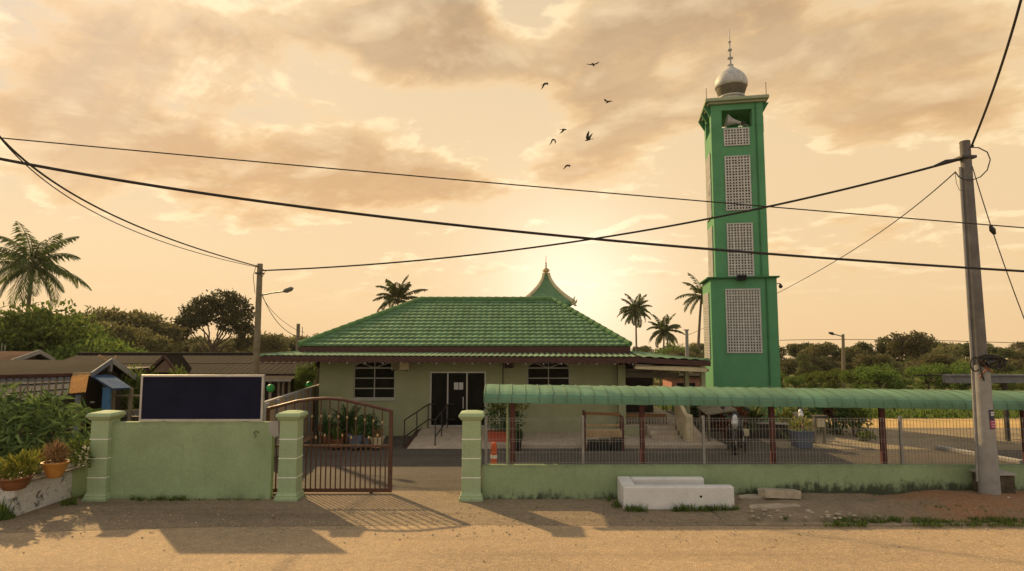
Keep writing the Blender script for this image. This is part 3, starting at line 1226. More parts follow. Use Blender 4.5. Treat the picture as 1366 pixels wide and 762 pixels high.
# apron, ramp, steps of the hall
mb = MB(); mb.box(dx1 + .15, 7.35, 20.95, HY, -.02, .13); mb.build('front_apron', APRC, hall, bevel=.01)
mb = MB()
ra, rb = X(545, 21.2, 594), X(660, 21.2, 594)
mb.add([(ra, 20.9, .015), (rb, 20.9, .015), (rb, 23.4, FL), (ra + .15, 23.4, FL), (ra + .15, HY, FL), (rb, HY, FL),
        (ra, 20.9, -.05), (rb, 20.9, -.05), (rb, HY, -.05), (ra + .15, HY, -.05)],
       [(0, 1, 2, 3), (3, 2, 5, 4), (0, 3, 4, 9, 6), (1, 7, 8, 5, 2), (0, 6, 7, 1)])
mb.build('ramp', APRC, hall)
mb = MB()
xl = ra - .2
mb.add([(xl, 20.95, .0), (ra - .01, 20.95, .02), (ra + .13, 23.4, FL - .02), (xl + .1, 23.4, FL * .7), (xl, 20.95, -.05), (ra, 20.95, -.05)], [(0, 1, 2, 3), (0, 4, 5, 1)])
mb.build('ramp_kerb', FASCIA, hall)
for nm, xa, xb, pa in (('left', X(540, 21.3, 580), X(571, 23.3, 550), 0), ('right', X(581, 21.3, 580), X(597, 23.3, 550), 0)):
    mb = MB()
    pA, pB = V((xa, 21.2, .05)), V((xb, 23.35, FL))
    for q in (.0, .5, 1):
        p = pA.lerp(pB, q); mb.tube([p, p + V((0, 0, .88))], .022, 8)
    for hh in (.88, .3):
        mb.tube([pA + V((0, 0, hh)), pB + V((0, 0, hh)), pB + V((.25, .1, hh))], .024, 8)
    mb.build('handrail', STEEL, hall, smooth=True)
mb = MB(); mb.box(hx0 - .9, hx0, 20.5, 33, -.02, .03); mb.build('side_path', PINKT, hall)

# air conditioner and wall box under the eave
r = empty('air_conditioner', 'cream air conditioner unit hung under the eave beside an arched window', 'air conditioner', (X(532, HY, 488), HY, 2.5))
x0, x1 = X(524, HY, 488), X(547, HY, 488)
mb = MB(); mb.box(x0, x1, HY - .3, HY - .02, Z(493, HY), Z(482, HY)); mb.build('casing', CREAM, r, bevel=.02)
mb = MB()
for i in range(8):
    z = Z(492.4, HY) + i * .03
    mb.box(x0 + .03, x0 + .32, HY - .315, HY - .301, z, z + .016)
mb.build('grille', DARK, r)
mb = MB(); mb.beam((x0 + .1, HY - .28, Z(494, HY)), (x0 + .1, HY, Z(494, HY)), .03); mb.beam((x1 - .1, HY - .28, Z(494, HY)), (x1 - .1, HY, Z(494, HY)), .03); mb.build('bracket', STEEL, r)
x0 = X(673, HY, 488)
r = empty('meter_box', 'small dark meter box with conduit on the hall wall beside the door', 'meter box', (x0, HY, 2.4))
mb = MB(); mb.box(x0, x0 + .35, HY - .14, HY, Z(491, HY), Z(482, HY)); mb.build('case', FASCIA, r, bevel=.01)
mb = MB(); mb.tube([(x0 - .06, HY - .02, .2), (x0 - .06, HY - .02, 2.9)], .018, 6); mb.build('conduit', STEEL, r, smooth=True)

# side veranda on the right of the hall
vx0, vx1 = hx1, X(944, 23.5, 520)
ver = empty('side_veranda', 'dark side veranda with cream steps and pale gutter between hall and minaret', 'veranda', (vx0 + 1.5, 23, 0))
mb = MB(); mb.box(vx0 + .01, vx1 - .7, 23.1, 30, 0, .5); mb.build('floor_slab', APRC, ver)
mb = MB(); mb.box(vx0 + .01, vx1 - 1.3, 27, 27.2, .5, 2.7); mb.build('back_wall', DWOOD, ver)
mb = MB()
ga, gb = P(846, 489, 22.2), P(942, 493.5, 22.2)
mb.beam(ga, gb, .32, .17); mb.build('gutter', CREAM, ver, bevel=.02)
mb = MB(); mb.beam(P(826, 500, 23.3), P(905, 501, 23.3), .1, .2); mb.beam(P(828, 494, 23.3), P(945, 494, 23.3), .1, .1); mb.build('beam', mat('dull_beam', (.12, .10, .075), .8), ver)
for px in (916, 938):
    x = X(px, 23.6, 520)
    mb = MB(); mb.box(x - .08, x + .08, 23.52, 23.68, 0.0, 2.75); mb.build('post', HOUSEW, ver)
mb = MB(); x = X(826, 23.4, 540); mb.box(x - .06, x + .22, 23.2, 23.3, .13, 2.75); mb.build('pilaster', HOUSEW, ver)
x0, x1 = X(829, 23.4, 570), X(888, 23.4, 570)
mb = MB(); mb.box(x0, x1, 23.25, 23.35, Z(556, 23.3), Z(552.5, 23.3)); mb.build('rail', WOOD, ver)
mb = MB()
k = 16
for i in range(k + 1):
    x = x0 + (x1 - x0) * i / k
    mb.box(x - .012, x + .012, 23.28, 23.31, .5, Z(556, 23.3))
mb.build('balusters', STEEL, ver)
mb = MB(); mb.box(x0, X(858, 23.2, 570), 23.0, 23.09, .13, Z(568, 23.2)); mb.build('dado_wall', HOUSEW, ver)
# steps
for i in range(3):
    mb = MB(); xa, xb = X(866, 22.6, 590), X(903, 22.6, 590)
    mb.box(xa, xb, 22.1 + i * .33, 23.1, .13 + i * .125 if i else .131, .255 + i * .125); mb.build('step', APRC, ver, bevel=.01)
mb = MB()
xs1 = X(905, 22.6, 570)
mb.prism([(xs1, 23.1, .13), (xs1, 21.6, .13), (xs1, 21.6, .22), (xs1, 21.75, 1.05), (xs1, 21.95, 1.1), (xs1, 23.1, 1.72)], (.14, 0, 0))
mb.build('stair_parapet', CREAM, ver)
mb = MB(); mb.box(xs1 - .05, xs1 + .2, 21.45, 21.72, .13, Z(553, 21.6)); mb.build('newel', CREAM, ver, bevel=.02)
mb = MB()
mb.prism([(xs1 + .2, 21.45, .132), (xs1 + .75, 21.45, .132), (xs1 + .2, 21.45, .75)], (0, .25, 0)); mb.build('buttress', APRC, ver)
r = empty('pink_outbuilding', 'pink walled outbuilding seen through the veranda beside the minaret', 'building', (X(920, 34, 508), 34, 0))
x0, x1 = X(896, 34, 508), X(944, 34, 508)
mb = MB(); mb.box(x0, x1, 34, 36, -.2, Z(503, 34)); mb.build('wall', PINKW, r)
mb = MB(); mb.box(x0 + .3, x0 + 1.3, 33.95, 34, Z(540, 34), Z(511, 34)); mb.build('window', DARK, r)
mb = MB(); mb.box(x0 - .3, x1 + .3, 33.7, 36.3, Z(503, 34), Z(503, 34) + .08); mb.build('roof', BROWNR2, r)

# ================================================================== MINARET
th = math.radians(10.5)
c0 = P(952, 520, 27.0)
mroot = empty('minaret', 'tall green minaret with grey lattice panels, onion dome and horn loudspeaker', 'minaret', (c0.x, 27.0, 0), -th)
Wb = 2.82
zl = Z(372, 27.0)
mb = MB(); mb.box(0, Wb, 0, Wb, -.2, zl); mb.build('base_block', MINGREEN, mroot, local=True, bevel=.02)
mb = MB(); mb.box(-.16, Wb + .1, -.16, Wb + .1, zl + .0, zl + .07); mb.build('base_ledge', MINGREEN2, mroot, local=True, bevel=.015)
e = .27
W2 = Wb - 2 * e + .02
zu = Z(140.5, 27.2)
zbel0, zbel1 = Z(171.5, 27.2), Z(148.5, 27.2)
mb = MB()
mb.box(e, e + W2, e, e + W2, zl + .07, zbel0)
bo0, bo1 = e + W2 * .21, e + W2 * .79
for a, b in ((e, bo0), (bo1, e + W2)):
    for c, d in ((e, bo0), (bo1, e + W2)):
        mb.box(a, b, c, d, zbel0, zbel1)
mb.box(e, e + W2, e, e + W2, zbel1, zu)
mb.build('shaft', MINGREEN, mroot, local=True, bevel=.015)
mb = MB(); mb.box(e + W2 * .4, e + W2 * .6, e + W2 * .4, e + W2 * .6, zbel0, zbel1); mb.build('belfry_core', MINGREEN2, mroot, local=True)
ov = .25
mb = MB()
mb.box(e - ov * .55, e + W2 + ov * .55, e - ov * .55, e + W2 + ov * .55, zu, zu + .1)
mb.box(e - ov, e + W2 + ov, e - ov, e + W2 + ov, zu + .1, zu + .26)
mb.build('cornice', mat_wall('cornice_plaster', (.30, .33, .22), .3, .1, streak=.5), mroot, local=True, bevel=.03)
mb = MB()
for sx_, x in ((-1, e), (1, e + W2)):
    for yy in (e + .1, e + W2 - .25, e + W2 * .45):
        mb.prism([(x, yy, zu), (x + sx_ * .3, yy, zu), (x + sx_ * .1, yy, zu - .35), (x, yy, zu - .5)], (0, .16, 0))
    mb.prism([(x, e + W2 * .25, zbel0 - .35), (x + sx_ * .14, e + W2 * .25, zbel0 - .1), (x + sx_ * .14, e + W2 * .25, zbel1 - .15), (x, e + W2 * .25, zbel1 - .05)], (0, W2 * .5, 0)) if sx_ > 0 else None
mb.build('bracket', MINGREEN2, mroot, local=True)


def lattice(face, a0, a1, z0, z1, nu, nz):
    """grey concrete vent-block panel; face 'f' on the front (y=off), 's' on the side (x=off)"""
    off = 0 if z1 < zl else e
    def bx(mbx, u0, u1, d0, d1, q0, q1):
        if face == 'f': mbx.box(u0, u1, off - d1, off - d0, q0, q1)
        else: mbx.box(off - d1, off - d0, u0, u1, q0, q1)
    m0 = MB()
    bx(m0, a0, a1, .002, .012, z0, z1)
    back = m0.build('vent_shade_plate', DARK, mroot, local=True)  # near-black plate on the solid wall, painted as the shade inside the holes
    m1 = MB()
    du, dz = (a1 - a0) / nu, (z1 - z0) / nz
    bw, bz = du * .19, dz * .19
    for i in range(nu + 1):
        u = a0 + du * i
        k = 1.35 if i % 2 == 0 else 1
        bx(m1, u - bw * k, u + bw * k, .012, .055, z0 - bz, z1 + bz)
    for j in range(nz + 1):
        z = z0 + dz * j
        k = 1.35 if j % 2 == 0 else 1
        for i in range(nu):
            u = a0 + du * i
            bx(m1, u + bw * .9, u + du - bw * .9, .014, .05, z - bz * k, z + bz * k)
    lt = m1.build('lattice_panel', LATT, mroot, local=True)
    back.parent = lt


def fz(py): return Z(py, 27.1)


lattice('f', e + W2 * .25, e + W2 * .71, fz(194.5), fz(173), 8, 6)
lattice('f', e + W2 * .25, e + W2 * .71, fz(280.5), fz(209.5), 8, 19)
lattice('f', e + W2 * .25, e + W2 * .71, fz(368), fz(299), 8, 19)
lattice('f', Wb * .23, Wb * .735, fz(470), fz(387), 12, 22)
lattice('s', e + W2 * .2, e + W2 * .8, fz(285), fz(200), 8, 24)
lattice('s', e + W2 * .2, e + W2 * .8, fz(370), fz(299), 8, 20)
lattice('s', Wb * .2, Wb * .8, fz(478), fz(390), 10, 24)
# downpipe
mb = MB()
mb.tube([(e + W2 * .86, e - .03, zl + .1), (e + W2 * .86, e - .03, zu)], .03, 8)
mb.build('upper_pipe', MINGREEN2, mroot, local=True, smooth=True)
mb = MB(); mb.tube([(Wb * .84, -.035, 1.7), (Wb * .84, -.035, zl)], .035, 8); mb.build('downpipe', MINGREEN2, mroot, local=True, smooth=True)
mb = MB(); mb.tube([(Wb * .84, -.035, 0), (Wb * .84, -.035, 1.7)], .037, 8); mb.build('downpipe_foot', GALV, mroot, local=True, smooth=True)
# dome
dc = (e + W2 / 2, e + W2 / 2, zu + .26)
mb = MB(); mb.lathe(dc, [(.62, 0), (.62, .1), (.56, .14), (.55, .40), (.63, .44), (.63, .5)], 28); mb.build('dome_ring', SILVER, mroot, local=True, smooth=True)
mb = MB(); mb.lathe(dc, [(.54, .48), (.62, .66), (.69, .86), (.715, 1.0)], 28); mb.build('dome_mesh_band', DOMEDARK, mroot, local=True, smooth=True)
mb = MB(); mb.lathe(dc, [(.72, .96), (.755, 1.0), (.765, 1.14), (.735, 1.34), (.64, 1.54), (.49, 1.71), (.32, 1.85), (.18, 1.97), (.09, 2.1)], 28); mb.build('dome', SILVER, mroot, local=True, smooth=True)
mb = MB()
mb.lathe(dc, [(.12, 2.06), (.15, 2.12), (.07, 2.17), (.05, 2.3), (.05, 2.4), (.14, 2.46), (.14, 2.5), (.05, 2.55), (.04, 2.82), (.11, 2.87), (.11, 2.92), (.035, 2.98), (.03, 3.24), (.08, 3.3), (.025, 3.36), (.015, 3.95)], 12)
mb.build('spire', SILVER, mroot, local=True, smooth=True)
for (xx, yy, hh) in ((e - .2, e - .2, .5), (e + W2 + .15, e - .1, .62)):
    mb = MB(); mb.tube([(xx, yy, zu + .2), (xx, yy, zu + .26 + hh)], .014, 6); mb.build('lightning_rod', STEEL, mroot, local=True)
r = empty('horn_loudspeaker', 'pale grey horn loudspeaker in the open top of the minaret', 'loudspeaker', mroot.matrix_basis @ V((e + W2 * .5, e + .25, zbel0)), -th)
mb = MB()
hc = V((-.42, -.02, .40)); ht = V((.22, .05, .30))
prof_r = [.33, .25, .17, .11, .07, .055]
mb.tube([hc.lerp(ht, q) for q in (0, .14, .35, .6, .85, 1)], prof_r, 18, cap=False)
mb.tube([hc.lerp(ht, q) + V((0, 0, 0)) for q in (0.0, .14, .35, .6)], [.31, .235, .155, .095], 18)
mb.build('horn', SILVER, r, local=True, smooth=True)
mb = MB(); mb.tube([ht, ht + (ht - hc).normalized() * .2], .085, 12); mb.build('driver', STEEL, r, local=True, smooth=True)
mb = MB(); mb.tube([(.2, .05, 0), (.2, .05, .3)], .025, 8); mb.tube([(.2, .05, .25), (.55, .0, .12)], .018, 6); mb.build('bracket', ALU, r, local=True)
r = empty('floodlight', 'small black floodlight on the ledge half way up the minaret', 'floodlight', mroot.matrix_basis @ V((Wb * .46, -.22, zl + .04)), -th)
mb = MB(); mb.box(-.2, .2, -.12, .08, -.16, .08); mb.build('housing', BLACKP, r, local=True, bevel=.02)
mb = MB(); mb.box(-.17, .17, -.14, -.121, -.13, .05); mb.build('lens', GLASS, r, local=True)
mb = MB(); mb.beam((-.22, 0, -.04), (-.22, .2, .0), .02); mb.beam((.22, 0, -.04), (.22, .2, .0), .02); mb.build('bracket', STEEL, r, local=True)
r = empty('corner_lamp', 'small dark lamp bracketed on the right corner of the minaret ledge', 'lamp', mroot.matrix_basis @ V((Wb + .02, .3, zl - .25)), -th)
mb = MB(); mb.tube([(0, 0, 0), (.15, 0, .02), (.2, -.02, -.05)], [.02, .02, .06], 8); mb.ball((.2, -.02, -.12), .09); mb.build('lamp_head', STEEL, r, local=True)

# ================================================================== POLES AND CABLES
PA0, PA1 = G(1321, 667, .1), None
py_ = PA0.y
PA1 = P(1287, 190, py_)
r = empty('utility_pole', 'tall concrete utility pole with coiled cables and a sticker, on the soil verge', 'utility pole', PA0)
mb = MB()
bot, top = V((PA0.x, py_, -.1)), V((PA1.x, py_, PA1.z))
split = P(1308, 487, py_)
mb.tube([bot, bot.lerp(split, .5), split], [.215, .19, .168], 18)
mb.build('pole_foot', POLEC, r, smooth=True)
mb = MB(); mb.tube([split - V((0, 0, .05)), top], [.15, .108], 18); mb.tube([top, top + V((0, 0, .03))], [.114, .1], 18); mb.build('shaft', mat('dark_pole_concrete', (.125, .115, .105), .85, .3, 3), r, smooth=True)
mb = MB(); mb.tube([bot + V((-.22, .05, .6)), split + V((-.17, .03, 0)), top + V((-.13, .03, -.6))], .03, 8); mb.build('conduit', POLEC, r, smooth=True)
mb = MB()
for k in range(7):
    c = split + V((.05 + .02 * k, -.17 - .01 * k, .08 + .015 * math.sin(k * 2)))
    rr = .2 + .03 * math.sin(k * 1.7)
    mb.tube([c + V((rr * 1.15 * math.cos(t), .03 * math.sin(t * 3 + k), rr * .62 * math.sin(t))) for t in [i * PI / 10 for i in range(21)]], .014, 5)
mb.tube([split + V((-.2 + .11 * math.cos(t), -.1, .02 + .16 * math.sin(t))) for t in [i * PI / 8 for i in range(17)]], .016, 5)
mb.tube([split + V((-.17, -.16, .2)), split + V((-.14, -.19, -.15)), split + V((-.1, -.2, -.35))], .02, 6)
mb.build('cable_coil', CABLE, r, smooth=True)
mb = MB()
mb.tube([split + V((-.13, -.18, .12)), split + V((-.02, -.2, -.05)), split + V((.12, -.19, -.16))], .022, 6)
mb.tube([split + V((.1, -.19, .08)), split + V((-.06, -.2, -.12)), split + V((-.16, -.16, -.28))], .018, 6)
mb.build('rusty_strap', mat('rusty_strap', (.22, .09, .05), .8), r, smooth=True)
mb = MB(); mb.tube([split + V((-.02, -.16, .05)), split + V((.2, -.15, .1))], [.09, .075], 10); mb.build('junction_closure', BLACKP, r, smooth=True)
# sticker wraps the pole's face
st0, st1 = P(1309, 549, py_ - .2), P(1325, 565, py_ - .2)


def wrap(name, z0, z1, m, a0=-115, a1=-45, dr=.004, z_ref=None):
    mb = MB()
    n = 8
    for i in range(n + 1):
        a = math.radians(a0 + (a1 - a0) * i / n)
        for z in (z0, z1):
            t = (z - bot.z) / (split.z - bot.z)
            c = bot.lerp(split, t)
            rr = (.215 + (.19 - .215) * t * 2 if t < .5 else .19 + (.168 - .19) * (t - .5) * 2) + dr
            mb.v.append((c.x + rr * math.cos(a), c.y + rr * math.sin(a), z))
    for i in range(n):
        mb.f.append((2 * i, 2 * i + 2, 2 * i + 3, 2 * i + 1))
    return mb.build(name, m, r)


zA, zB = Z(573, py_ - .2), Z(547, py_ - .2)
hs = zB - zA
wrap('sticker', zA, zB, mat('sticker_navy', (.03, .025, .05), .5), -100, -25)
wrap('sticker', zA + .02, zA + hs * .46, MAGENTA, -98, -27, .006)
for q, a, b in ((.86, -88, -50), (.74, -88, -56), (.4, -90, -40), (.26, -90, -52), (.14, -90, -36)):
    wrap('sticker_print', zA + hs * q - .02, zA + hs * q + .015, WHITEP if q > .7 else mat('print_pink', (.4, .18, .25), .6), a, b, .008)
mb = MB(); mb.box(top.x - .2, top.x + .16, py_ - .15, py_ + .15, top.z - .42, top.z - .35); mb.tube([top + V((.1, 0, -.1)), top + V((.18, -.05, -.1))], .03, 6)
mb.build('clamp_band', STEEL, r, bevel=.02)

# second pole with the street lamp
LY = 24.0
lp = empty('lamp_post', 'weathered pole with a street lamp arm behind the blank board', 'street lamp', (X(340.5, LY, 500), LY, 0))
b0, b1 = V((X(341, LY, 500), LY, 0)), P(347, 352, LY)
mb = MB(); mb.tube([(b0.x, LY, -.8), b1], [.15, .105], 12); mb.build('pole', POLEW, lp, smooth=True)
mb = MB()
a0_, a1_ = P(348, 394, LY), P(378, 389, LY - .6)
mb.tube([a0_, a0_.lerp(a1_, .5) + V((0, 0, .02)), a1_], .03, 8); mb.build('arm', GALV, lp, smooth=True)
a2_ = P(391, 384.5, LY - .8)
mb = MB(); mb.tube([a1_, a1_.lerp(a2_, .3), a1_.lerp(a2_, .8), a2_], [.04, .1, .09, .03], 10); mb.build('lamp_head', mat('lamp_grey', (.13, .125, .11), .7), lp, smooth=True)
mb = MB(); mb.box(b1.x - .14, b1.x + .14, LY - .14, LY + .14, b1.z - .42, b1.z - .36); mb.tube([b1 + V((.1, -.1, -.2)), b1 + V((.28, -.1, -.3)), b1 + V((.15, -.1, -.55))], .012, 5); mb.tube([b1 + V((-.1, -.1, -.05)), b1 + V((-.22, -.1, -.5)), b1 + V((-.12, -.1, -1.2))], .012, 5)
mb.build('clamp_band', STEEL, lp)

x = X(397, 30, 500)
p = empty('timber_pole', 'short timber pole standing at the left corner of the hall roof', 'pole', (x, 30, 0))
mb = MB(); mb.tube([(x, 30, -.3), P(398, 432, 30)], [.11, .085], 10); mb.build('shaft', POLEW, p, smooth=True)
x = X(404, 30, 440)
mb = MB(); mb.tube([P(403.5, 460, 31), P(403.5, 436, 31)], .015, 6)
for py in (442, 447, 451): mb.beam(P(401, py, 31), P(406, py + 2, 31), .015)
tag(mb.build('rooftop_aerial', STEEL), 'thin television aerial beside the timber pole at the hall roof', 'aerial')
x = X(916, 40, 460)
p = empty('concrete_post', 'pale slim post rising behind the right eave of the hall', 'post', (x, 40, 0))
mb = MB(); mb.tube([(x, 40, -.6), P(916, 440, 40)], [.14, .1], 10); mb.build('shaft', POLEC, p, smooth=True)
mb = MB(); mb.box(x - .16, x + .16, 39.9, 40.1, Z(441, 40), Z(439.5, 40)); mb.build('cap', POLEC, p)
FYL = 75
x = X(1124, FYL, 480)
p = empty('street_lamp', 'distant street lamp among the bushes behind the car park', 'street lamp', (x, FYL, ground_h(x, FYL)))
mb = MB(); mb.tube([(x, FYL, ground_h(x, FYL) - .2), P(1124.5, 446, FYL)], [.24, .17], 10); mb.build('pole', POLEW, p, smooth=True)
mb = MB(); mb.tube([P(1124, 449, FYL), P(1113, 446, FYL - .3)], .07, 6); mb.build('arm', GALV, p, smooth=True)
mb = MB(); mb.tube([P(1113, 446.3, FYL - .3), P(1110, 445, FYL - .3), P(1105.5, 444, FYL - .3)], [.09, .2, .1], 8); mb.build('lamp_head', STEEL, p, smooth=True)


def cable(label, a, m, b, t1, r, ext=(0, 0), name='cable', n=48, wob=0):
    """parabolic span through three points; ext runs it past its ends"""
    a, m, b = V(a), V(m), V(b)
    pts = []
    for i in range(n + 1):
        t = -ext[0] + (1 + ext[0] + ext[1]) * i / n
        l0 = (t - t1) * (t - 1) / (t1)
        l1 = t * (t - 1) / (t1 * (t1 - 1))
        l2 = t * (t - t1) / (1 - t1)
        pts.append(a * l0 + m * l1 + b * l2)
    mb = MB(); mb.tube(pts, r, 6)
    return tag(mb.build(name, CABLE, smooth=True), label, 'cable')


cable('thin upper cable crossing the whole sky from left edge to right edge', P(0, 184, 11.5), P(690, 247, 11.8), P(1366, 304, 12), .5, .0125, (.25, .25))
cable('thick cable from the left edge dipping past the spire roof to the right edge', P(0, 212, 9.5), P(690, 309, 11), P(1366, 362, 12.4), .54, .026, (.2, .2))
la = P(350, 361, LY - .1)
ra_ = V((top.x - .16, py_, P(1278, 213, py_).z))
cable('thick cable strung from the lamp post up to the utility pole', la, P(770, 322, 18.6), ra_, .52, .03)
mb = MB(); pr = (P(1245, 222, py_), P(1262, 216, py_), P(1278, 213, py_)); mb.tube(pr, [.02, .055, .03], 8); tag(mb.build('cable_clamp', CABLE, smooth=True), 'black tension clamp where the thick cable meets the utility pole', 'clamp')
cable('drooping cable from the lamp post top to the upper left edge', P(346, 356, LY), P(170, 296, 17), P(0, 183, 11), .5, .022, (0, .3))
cable('thin second strand just under the drooping cable at the left', P(346, 357, LY), P(215, 322, 18.5), P(0, 184, 11), .38, .012, (0, .3))
cable('twisted cable from the utility pole top up out of the frame', P(1296, 195, py_), P(1330, 105, py_ - 1.5), P(1362, 0, py_ - 3), .5, .026, (0, .3))
cable('thin service cable from the utility pole down past the minaret to the pale post', P(1274, 230, py_), P(1120, 345, 24), P(918, 447, 40), .38, .014)
cable('slanting stay wire at the right of the utility pole', P(1297, 222, py_), P(1324, 308, py_), P(1372, 440, py_), .4, .011, (0, .6), 'stay_wire')
mb = MB(); q0, q1 = P(1321, 301, py_), P(1327, 313, py_); mb.tube([q0, q0.lerp(q1, .5), q1], [.03, .065, .03], 8); tag(mb.build('stay_insulator', BLACKP, smooth=True), 'small black insulator part way down the stay wire', 'insulator')
mb = MB()
c = P(1297, 218, py_ - .16)
pts = [P(px, py, py_ - .17) for px, py in ((1292, 197), (1305, 197), (1317, 203), (1321, 213), (1317, 227), (1308, 236), (1298, 240), (1286, 240), (1279, 236), (1274, 229))]
mb.tube(pts, .013, 6)
mb.tube([P(px, py, py_ - .1) for px, py in ((1274, 231), (1276, 245), (1280, 254), (1284, 255))], .006, 5)
tag(mb.build('cable_loop', CABLE, smooth=True), 'slack loop of black cable at the utility pole top', 'cable')
cable('first slack cable from the lamp post down to the timber pole', P(350, 394, LY), P(372, 432, 27), P(397, 449, 30), .5, .014)
cable('second slacker cable from the lamp post to the timber pole', P(350, 396, LY), P(368, 420, 27), P(397, 441, 30), .45, .010)
cable('thin distant cable strung through the far street lamp behind the trees', P(1040, 454, FYL), P(1124, 453, FYL), P(1366, 458, FYL - 4), .3, .04, (0, .1))

# ================================================================== LEFT GARDEN
pl = empty('planter_wall', 'mouldy white planter wall with plank top at the left road edge', 'planter', (-10.6, 13.4, 0))
A0, A1, A2 = G(19, 690, 0), G(95, 664, 0), G(119, 658, 0)
zt_ = .66
mb = MB()
mb.prism([A0, A1, A1 + V((-.15, .06, 0)), A0 + V((-.15, .06, 0))], (0, 0, zt_))
mb.prism([A0 + V((-.02, 0, 0)), A0 + V((-3.2, -.15, 0)), A0 + V((-3.2, .0, 0)), A0 + V((-.16, .15, 0))], (0, 0, zt_ - .08))
mb.build('white_wall', MOULDW, pl, bevel=.01)
mb = MB(); mb.prism([A1 + V((.002, 0, 0)), A2, A2 + V((-.12, .1, 0)), A1 + V((-.148, .06, 0))], (0, 0, zt_ - .01)); mb.build('green_wall', GREENWALL, pl)
mb = MB()
for k in range(5):
    o = V((-.02 - .2 * k, .06 * k, zt_ + .02 + .006 * (k % 2)))
    mb.beam(A0 + o, A2 + o + V((-.03, 0, 0)), .17, .035)
mb.build('plank', mat('old_planks', (.20, .17, .12), .85, .35, 6), pl)
mb = MB(); mb.box(-14, A0.x - .2, A0.y + .2, 14.6, -.1, .5); mb.build('soil', SOIL, pl)


def pot(name, label, c, r0, r1, h, m, group=None):
    r = empty(name, label, 'flower pot', c, group=group)
    mb = MB()
    mb.lathe(c, [(r0 * .9, 0), (r0, .01), (r0 + (r1 - r0) * .55, h * .5), (r1, h - .04), (r1 * 1.07, h - .035), (r1 * 1.07, h), (r1 * .93, h), (r1 * .9, h - .05)], 22)
    mb.build('bowl', m, r, smooth=True)
    mb = MB(); mb.lathe(c, [(r1 * .88, h - .06), (r1 * .5, h - .035)], 14); mb.build('soil', SOIL, r, smooth=True)
    return r


def shoots(parent, c, n, h, spread, w, m, seed, name='foliage'):
    o = V(c)
    mb = MB(); tuft(mb, c, n, h, spread, w, seed)
    return mb.build(name, m, parent)


zp = zt_ + .045
c = P(73, 632, 13.55); c.z = zp
r = pot('flower_pot', 'round orange pot holding a dry brown plant on the planter planks', c, .14, .25, .34, ORPOT)
p_, d_ = lobe_points([(0, 0, .50, .22, .2, .21)], 420, .2, 5)
leaf_mesh('foliage', p_, d_ + np.array([0, 0, .6]), .13, .022, L_DRY, r)
shoots(r, c + V((0, 0, .33)), 40, .34, .2, .018, L_DRY, 4, 'stems')
c = P(20, 640, 12.95); c.z = .6
r = pot('flower_pot', 'wide brown bowl pot of green leaves at the left frame edge', c, .2, .31, .27, BRPOT)
p_, d_ = lobe_points([(0, 0, .42, .34, .3, .16), (.1, 0, .46, .3, .2, .2)], 260, .2, 6)
leaf_mesh('foliage', p_, d_ + np.array([0, 0, .7]), .17, .06, L_YELL, r)
shoots(r, c + V((0, 0, .27)), 30, .35, .22, .03, L_GREEN, 9, 'stems')
# leafy plants at the back of the planter
for k, (px, py, Y, n, s, m, lb) in enumerate(((48, 612, 13.9, 260, .30, L_YELL, 'yellow green leafy plant between the two pots on the planter'),
                                              (103, 598, 14.25, 240, .27, L_GREEN, 'green plant leaning on the gate pillar above pale flowers'))):
    c = P(px, py, Y)
    r = empty('garden_plant', lb, 'plant', (c.x, c.y, c.z - .3))
    p_, d_ = lobe_points([(0, 0, .22, s, s * .7, s * .8)], n, .2, 20 + k)
    leaf_mesh('foliage', p_, d_ + np.array([0, 0, .5]), .16, .035, m, r)
    mb = MB(); tuft(mb, (0, 0, -.1), 20, .4, .1, .02, 8 + k); mb.build('stems', L_GRASS, r, local=True)
c = P(111, 612, 14.1)
r = empty('flower_clump', 'clump of small pale flowers hanging beside the first gate pillar', 'flowers', c)
p_, d_ = lobe_points([(0, 0, 0, .1, .09, .2), (.04, 0, .2, .07, .06, .12)], 70, .3, 31)
leaf_mesh('blossom', p_, d_, .05, .045, FLOWER, r)
p_, d_ = lobe_points([(0, .03, -.02, .12, .09, .22)], 90, .3, 32)
leaf_mesh('foliage', p_, d_, .1, .035, L_GREEN, r)

# big long-leaved bush: rosettes of drooping lance leaves
bs = empty('long_leaved_bush', 'large bush with long drooping leaves filling the left edge behind the pots', 'bush', (-12.9, 16.0, 0))
lob = [(-.9, 0, .9, 1.6, 1.1, 1.25), (.9, .1, .85, 1.45, 1.05, 1.2), (-2.6, .2, .9, 1.4, 1.1, 1.15), (.2, -.3, .35, 1.9, 1.0, .9)]
rp, rd = lobe_points(lob, 600, .82, 40)
pp, dd = [], []
for q, d in zip(rp, rd):
    nl = 10
    ax = V(d) + V((0, 0, .5)); ax.normalize()
    a = ax.orthogonal().normalized(); b = ax.cross(a)
    for k in range(nl):
        t = 2 * PI * k / nl + random.random()
        v = a * math.cos(t) + b * math.sin(t) + ax * random.uniform(-.1, .5)
        pp.append(q); dd.append(v)
leaf_mesh('foliage', pp, dd, .38, .078, L_MANGO, bs, bend=.6)
mb = MB()
for i in range(7):
    a = i * .9
    limb(mb, (math.cos(a) * .2, math.sin(a) * .2, -.1), (math.cos(a) * 1.3 - .4, math.sin(a) * .7, 1.5), .05, .02, .3, i)
mb.build('stems', BARK, bs, local=True)

# ================================================================== HOUSES AT LEFT
gl = -1.0
